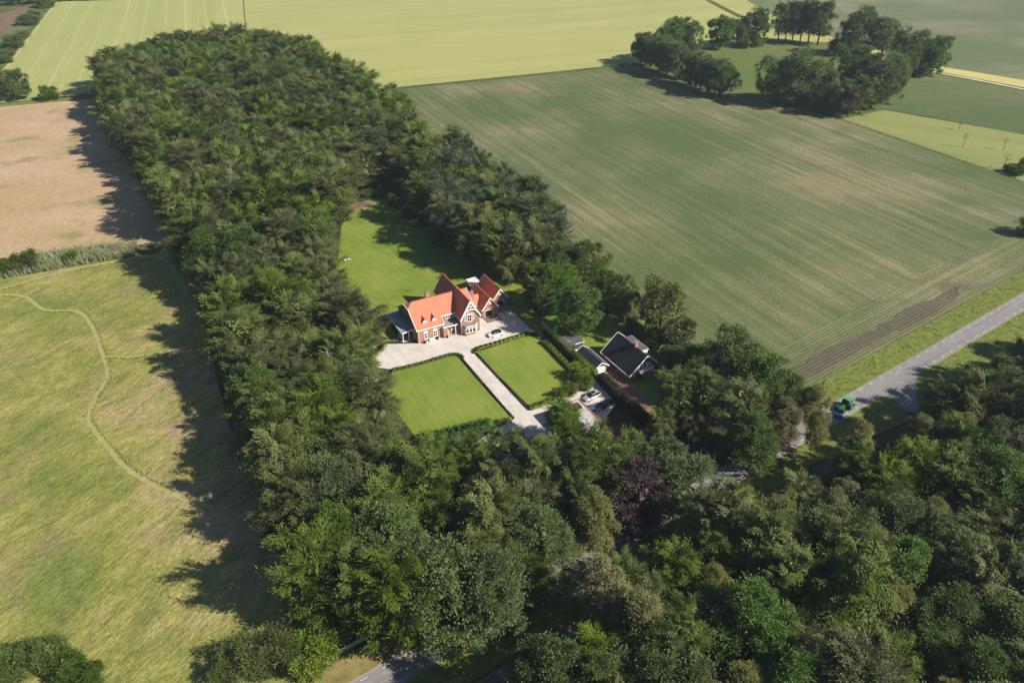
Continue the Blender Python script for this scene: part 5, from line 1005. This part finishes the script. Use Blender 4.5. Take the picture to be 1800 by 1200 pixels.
# --- the woods
LONG_A = [(-215.97, 426.39),(-182.81, 359.12),(-153.06, 307.87),(-122.66, 259.51),(-103.69, 228.57),(-95.03, 212.33),(-50.66, 211.16),(-53.73, 235.89),(-57.23, 274.42),(-43.49, 277.82),(-36.23, 268.47),(-25.51, 266.64),(-28.45, 294.95),(-44.57, 345.11),(-61.16, 383.16),(-94.58, 443.34),(-123.69, 484.82),(-158.65, 506.72),(-195.11, 485.60),(-207.99, 459.42)]
LONG_B = [(-95.03, 212.33),(-84.79, 191.10),(-71.87, 168.68),(-65.23, 152.25),(-53.51, 126.89),(-47.43, 120.10),(-21.97, 126.67),(-26.17, 140.42),(-29.86, 151.52),(-34.51, 163.89),(-38.79, 175.42),(-46.64, 188.57),(-50.66, 211.16)]
FRONT = [(-47.43, 120.10),(-43.87, 104.50),(-37.43, 96.27),(-33.52, 86.20),(-26.66, 83.65),(-20.39, 83.27),(-13.19, 83.60),(-4.95, 81.40),(2.29, 86.82),(5.96, 96.53),(15.79, 99.68),(18.65, 104.49),(29.42, 110.23),(37.82, 117.23),(33.66, 115.18),(22.64, 117.84),(15.07, 118.98),(8.98, 117.40),(-0.23, 115.90),(-6.07, 113.56),(-17.36, 115.38),(-21.28, 126.66)]
BELT = [(-26.63, 300.08),(-25.51, 266.64),(-36.23, 268.47),(-28.98, 243.99),(-17.72, 228.68),(-6.60, 212.91),(2.75, 209.06),(14.57, 210.28),(18.32, 224.79),(11.73, 245.43),(-3.35, 276.25),(-21.46, 307.04)]
RIGHT = [(5.10, 72.92),(11.85, 81.50),(12.43, 87.86),(18.63, 93.21),(25.40, 97.29),(33.60, 99.71),(40.53, 102.92),(52.16, 109.96),(57.53, 110.33),(64.34, 116.95),(71.86, 119.35),(78.02, 119.03),(88.94, 129.25),(101.47, 135.86),(114.20, 149.99),(133.14, 161.79),(148.86, 162.74),(135.66, 115.69),(85.03, 48.95),(-2.07, 49.92),(-0.58, 67.35)]
# undergrowth closes the foot of the wood rims
ur = random.Random(31)
for nm, line, n in (('hay meadow', [(-205.11, 402.61),(-165.57, 335.53),(-130.88, 281.54),(-108.17, 239.40)], 34), ('grass meadow', [(-98.42, 222.84),(-76.70, 182.29),(-67.20, 158.57),(-54.50, 133.00),(-46.64, 115.67),(-37.31, 99.65)], 40), ('rear lawn', [(-55.70, 276.53),(-44.13, 281.67),(-29.12, 250.66),(-18.04, 232.77),(1.08, 212.85)], 22)):
    for k in range(n):
        q = (k+ur.random())/n*(len(line)-1); i = min(int(q), len(line)-2); f = q-i
        p = (line[i][0]+(line[i+1][0]-line[i][0])*f+ur.uniform(-1.6, 1.6), line[i][1]+(line[i+1][1]-line[i][1])*f+ur.uniform(-1.6, 1.6))
        tree('bush', p, ur.uniform(2, 4.2), ur.uniform(.9, 1.5), 'undergrowth bush at the foot of the wood beside the '+nm, 'undergrowth beside the '+nm, None, 'bush'); PLACED.pop()
wood('in the far half of the long wood behind the house', LONG_A, 8.0, [('beech_tree', .8), ('oak_tree', .08), ('ash_tree', .12)], (15, 22.5), 3.4, 11, rims=[('on the wood rim above the hay meadow', 0, 5), ('on the wood rim at the head of the rear lawn', 6, 11), ('on the wood rim along the top of the crop field', 11, 14), ('on the far wood rim against the yellow fields', 14, 18)])
wood('in the arm of the long wood between meadow and house', LONG_B, 6.6, [('beech_tree', .55), ('oak_tree', .17), ('ash_tree', .28)], (13.5, 20.5), 2.6, 12, rims=[('on the wood rim shading the grass meadow', 0, 5), ('on the wood rim overhanging the gravel court and lawns', 6, 12)])
wood('in the wood between the front lawn and the road', FRONT, 6.6, [('beech_tree', .55), ('oak_tree', .15), ('ash_tree', .25), ('birch_tree', .05)], (13, 19.5), 1.6, 13, wide=(.95, 1.2), rims=[('on the lower wood rim beside the grass meadow', 0, 4), ('on the wood rim hanging over the road', 4, 13), ('on the wood rim just below the front lawn', 14, 21)])
wood('in the belt between rear lawn and crop field', BELT, 5.4, [('pine_tree', .62), ('beech_tree', .2), ('ash_tree', .18)], (14.5, 18), 1.6, 14, 4, rims=[('on the belt side facing the rear lawn', 1, 7), ('on the belt side facing the crop field', 7, 11)], rimw=5)
wood('in the wood right of the road', RIGHT, 6.2, [('oak_tree', .3), ('ash_tree', .28), ('birch_tree', .27), ('beech_tree', .15)], (13, 20.5), .4, 15, wide=(.9, 1.15), rims=[('on the road side rim of the right hand wood', 0, 12), ('on the upper rim of the right hand wood', 12, 16)])

# ------------------------------------------------------------------ air: one closed box of thin even haze round everything
hz = NT('haze_air'); pv = hz.n('ShaderNodeVolumePrincipled'); pv.inputs['Color'].default_value = (.72, .86, 1.0, 1); pv.inputs['Density'].default_value = HAZE; pv.inputs['Anisotropy'].default_value = 0.1
hz.t.links.new(pv.outputs[0], hz.o.inputs['Volume'])
hb = MB().box(-1650, 1650, -350, 2650, -1.0, CAM_H+4).build('haze', hz.m); hb['kind'] = 'stuff'
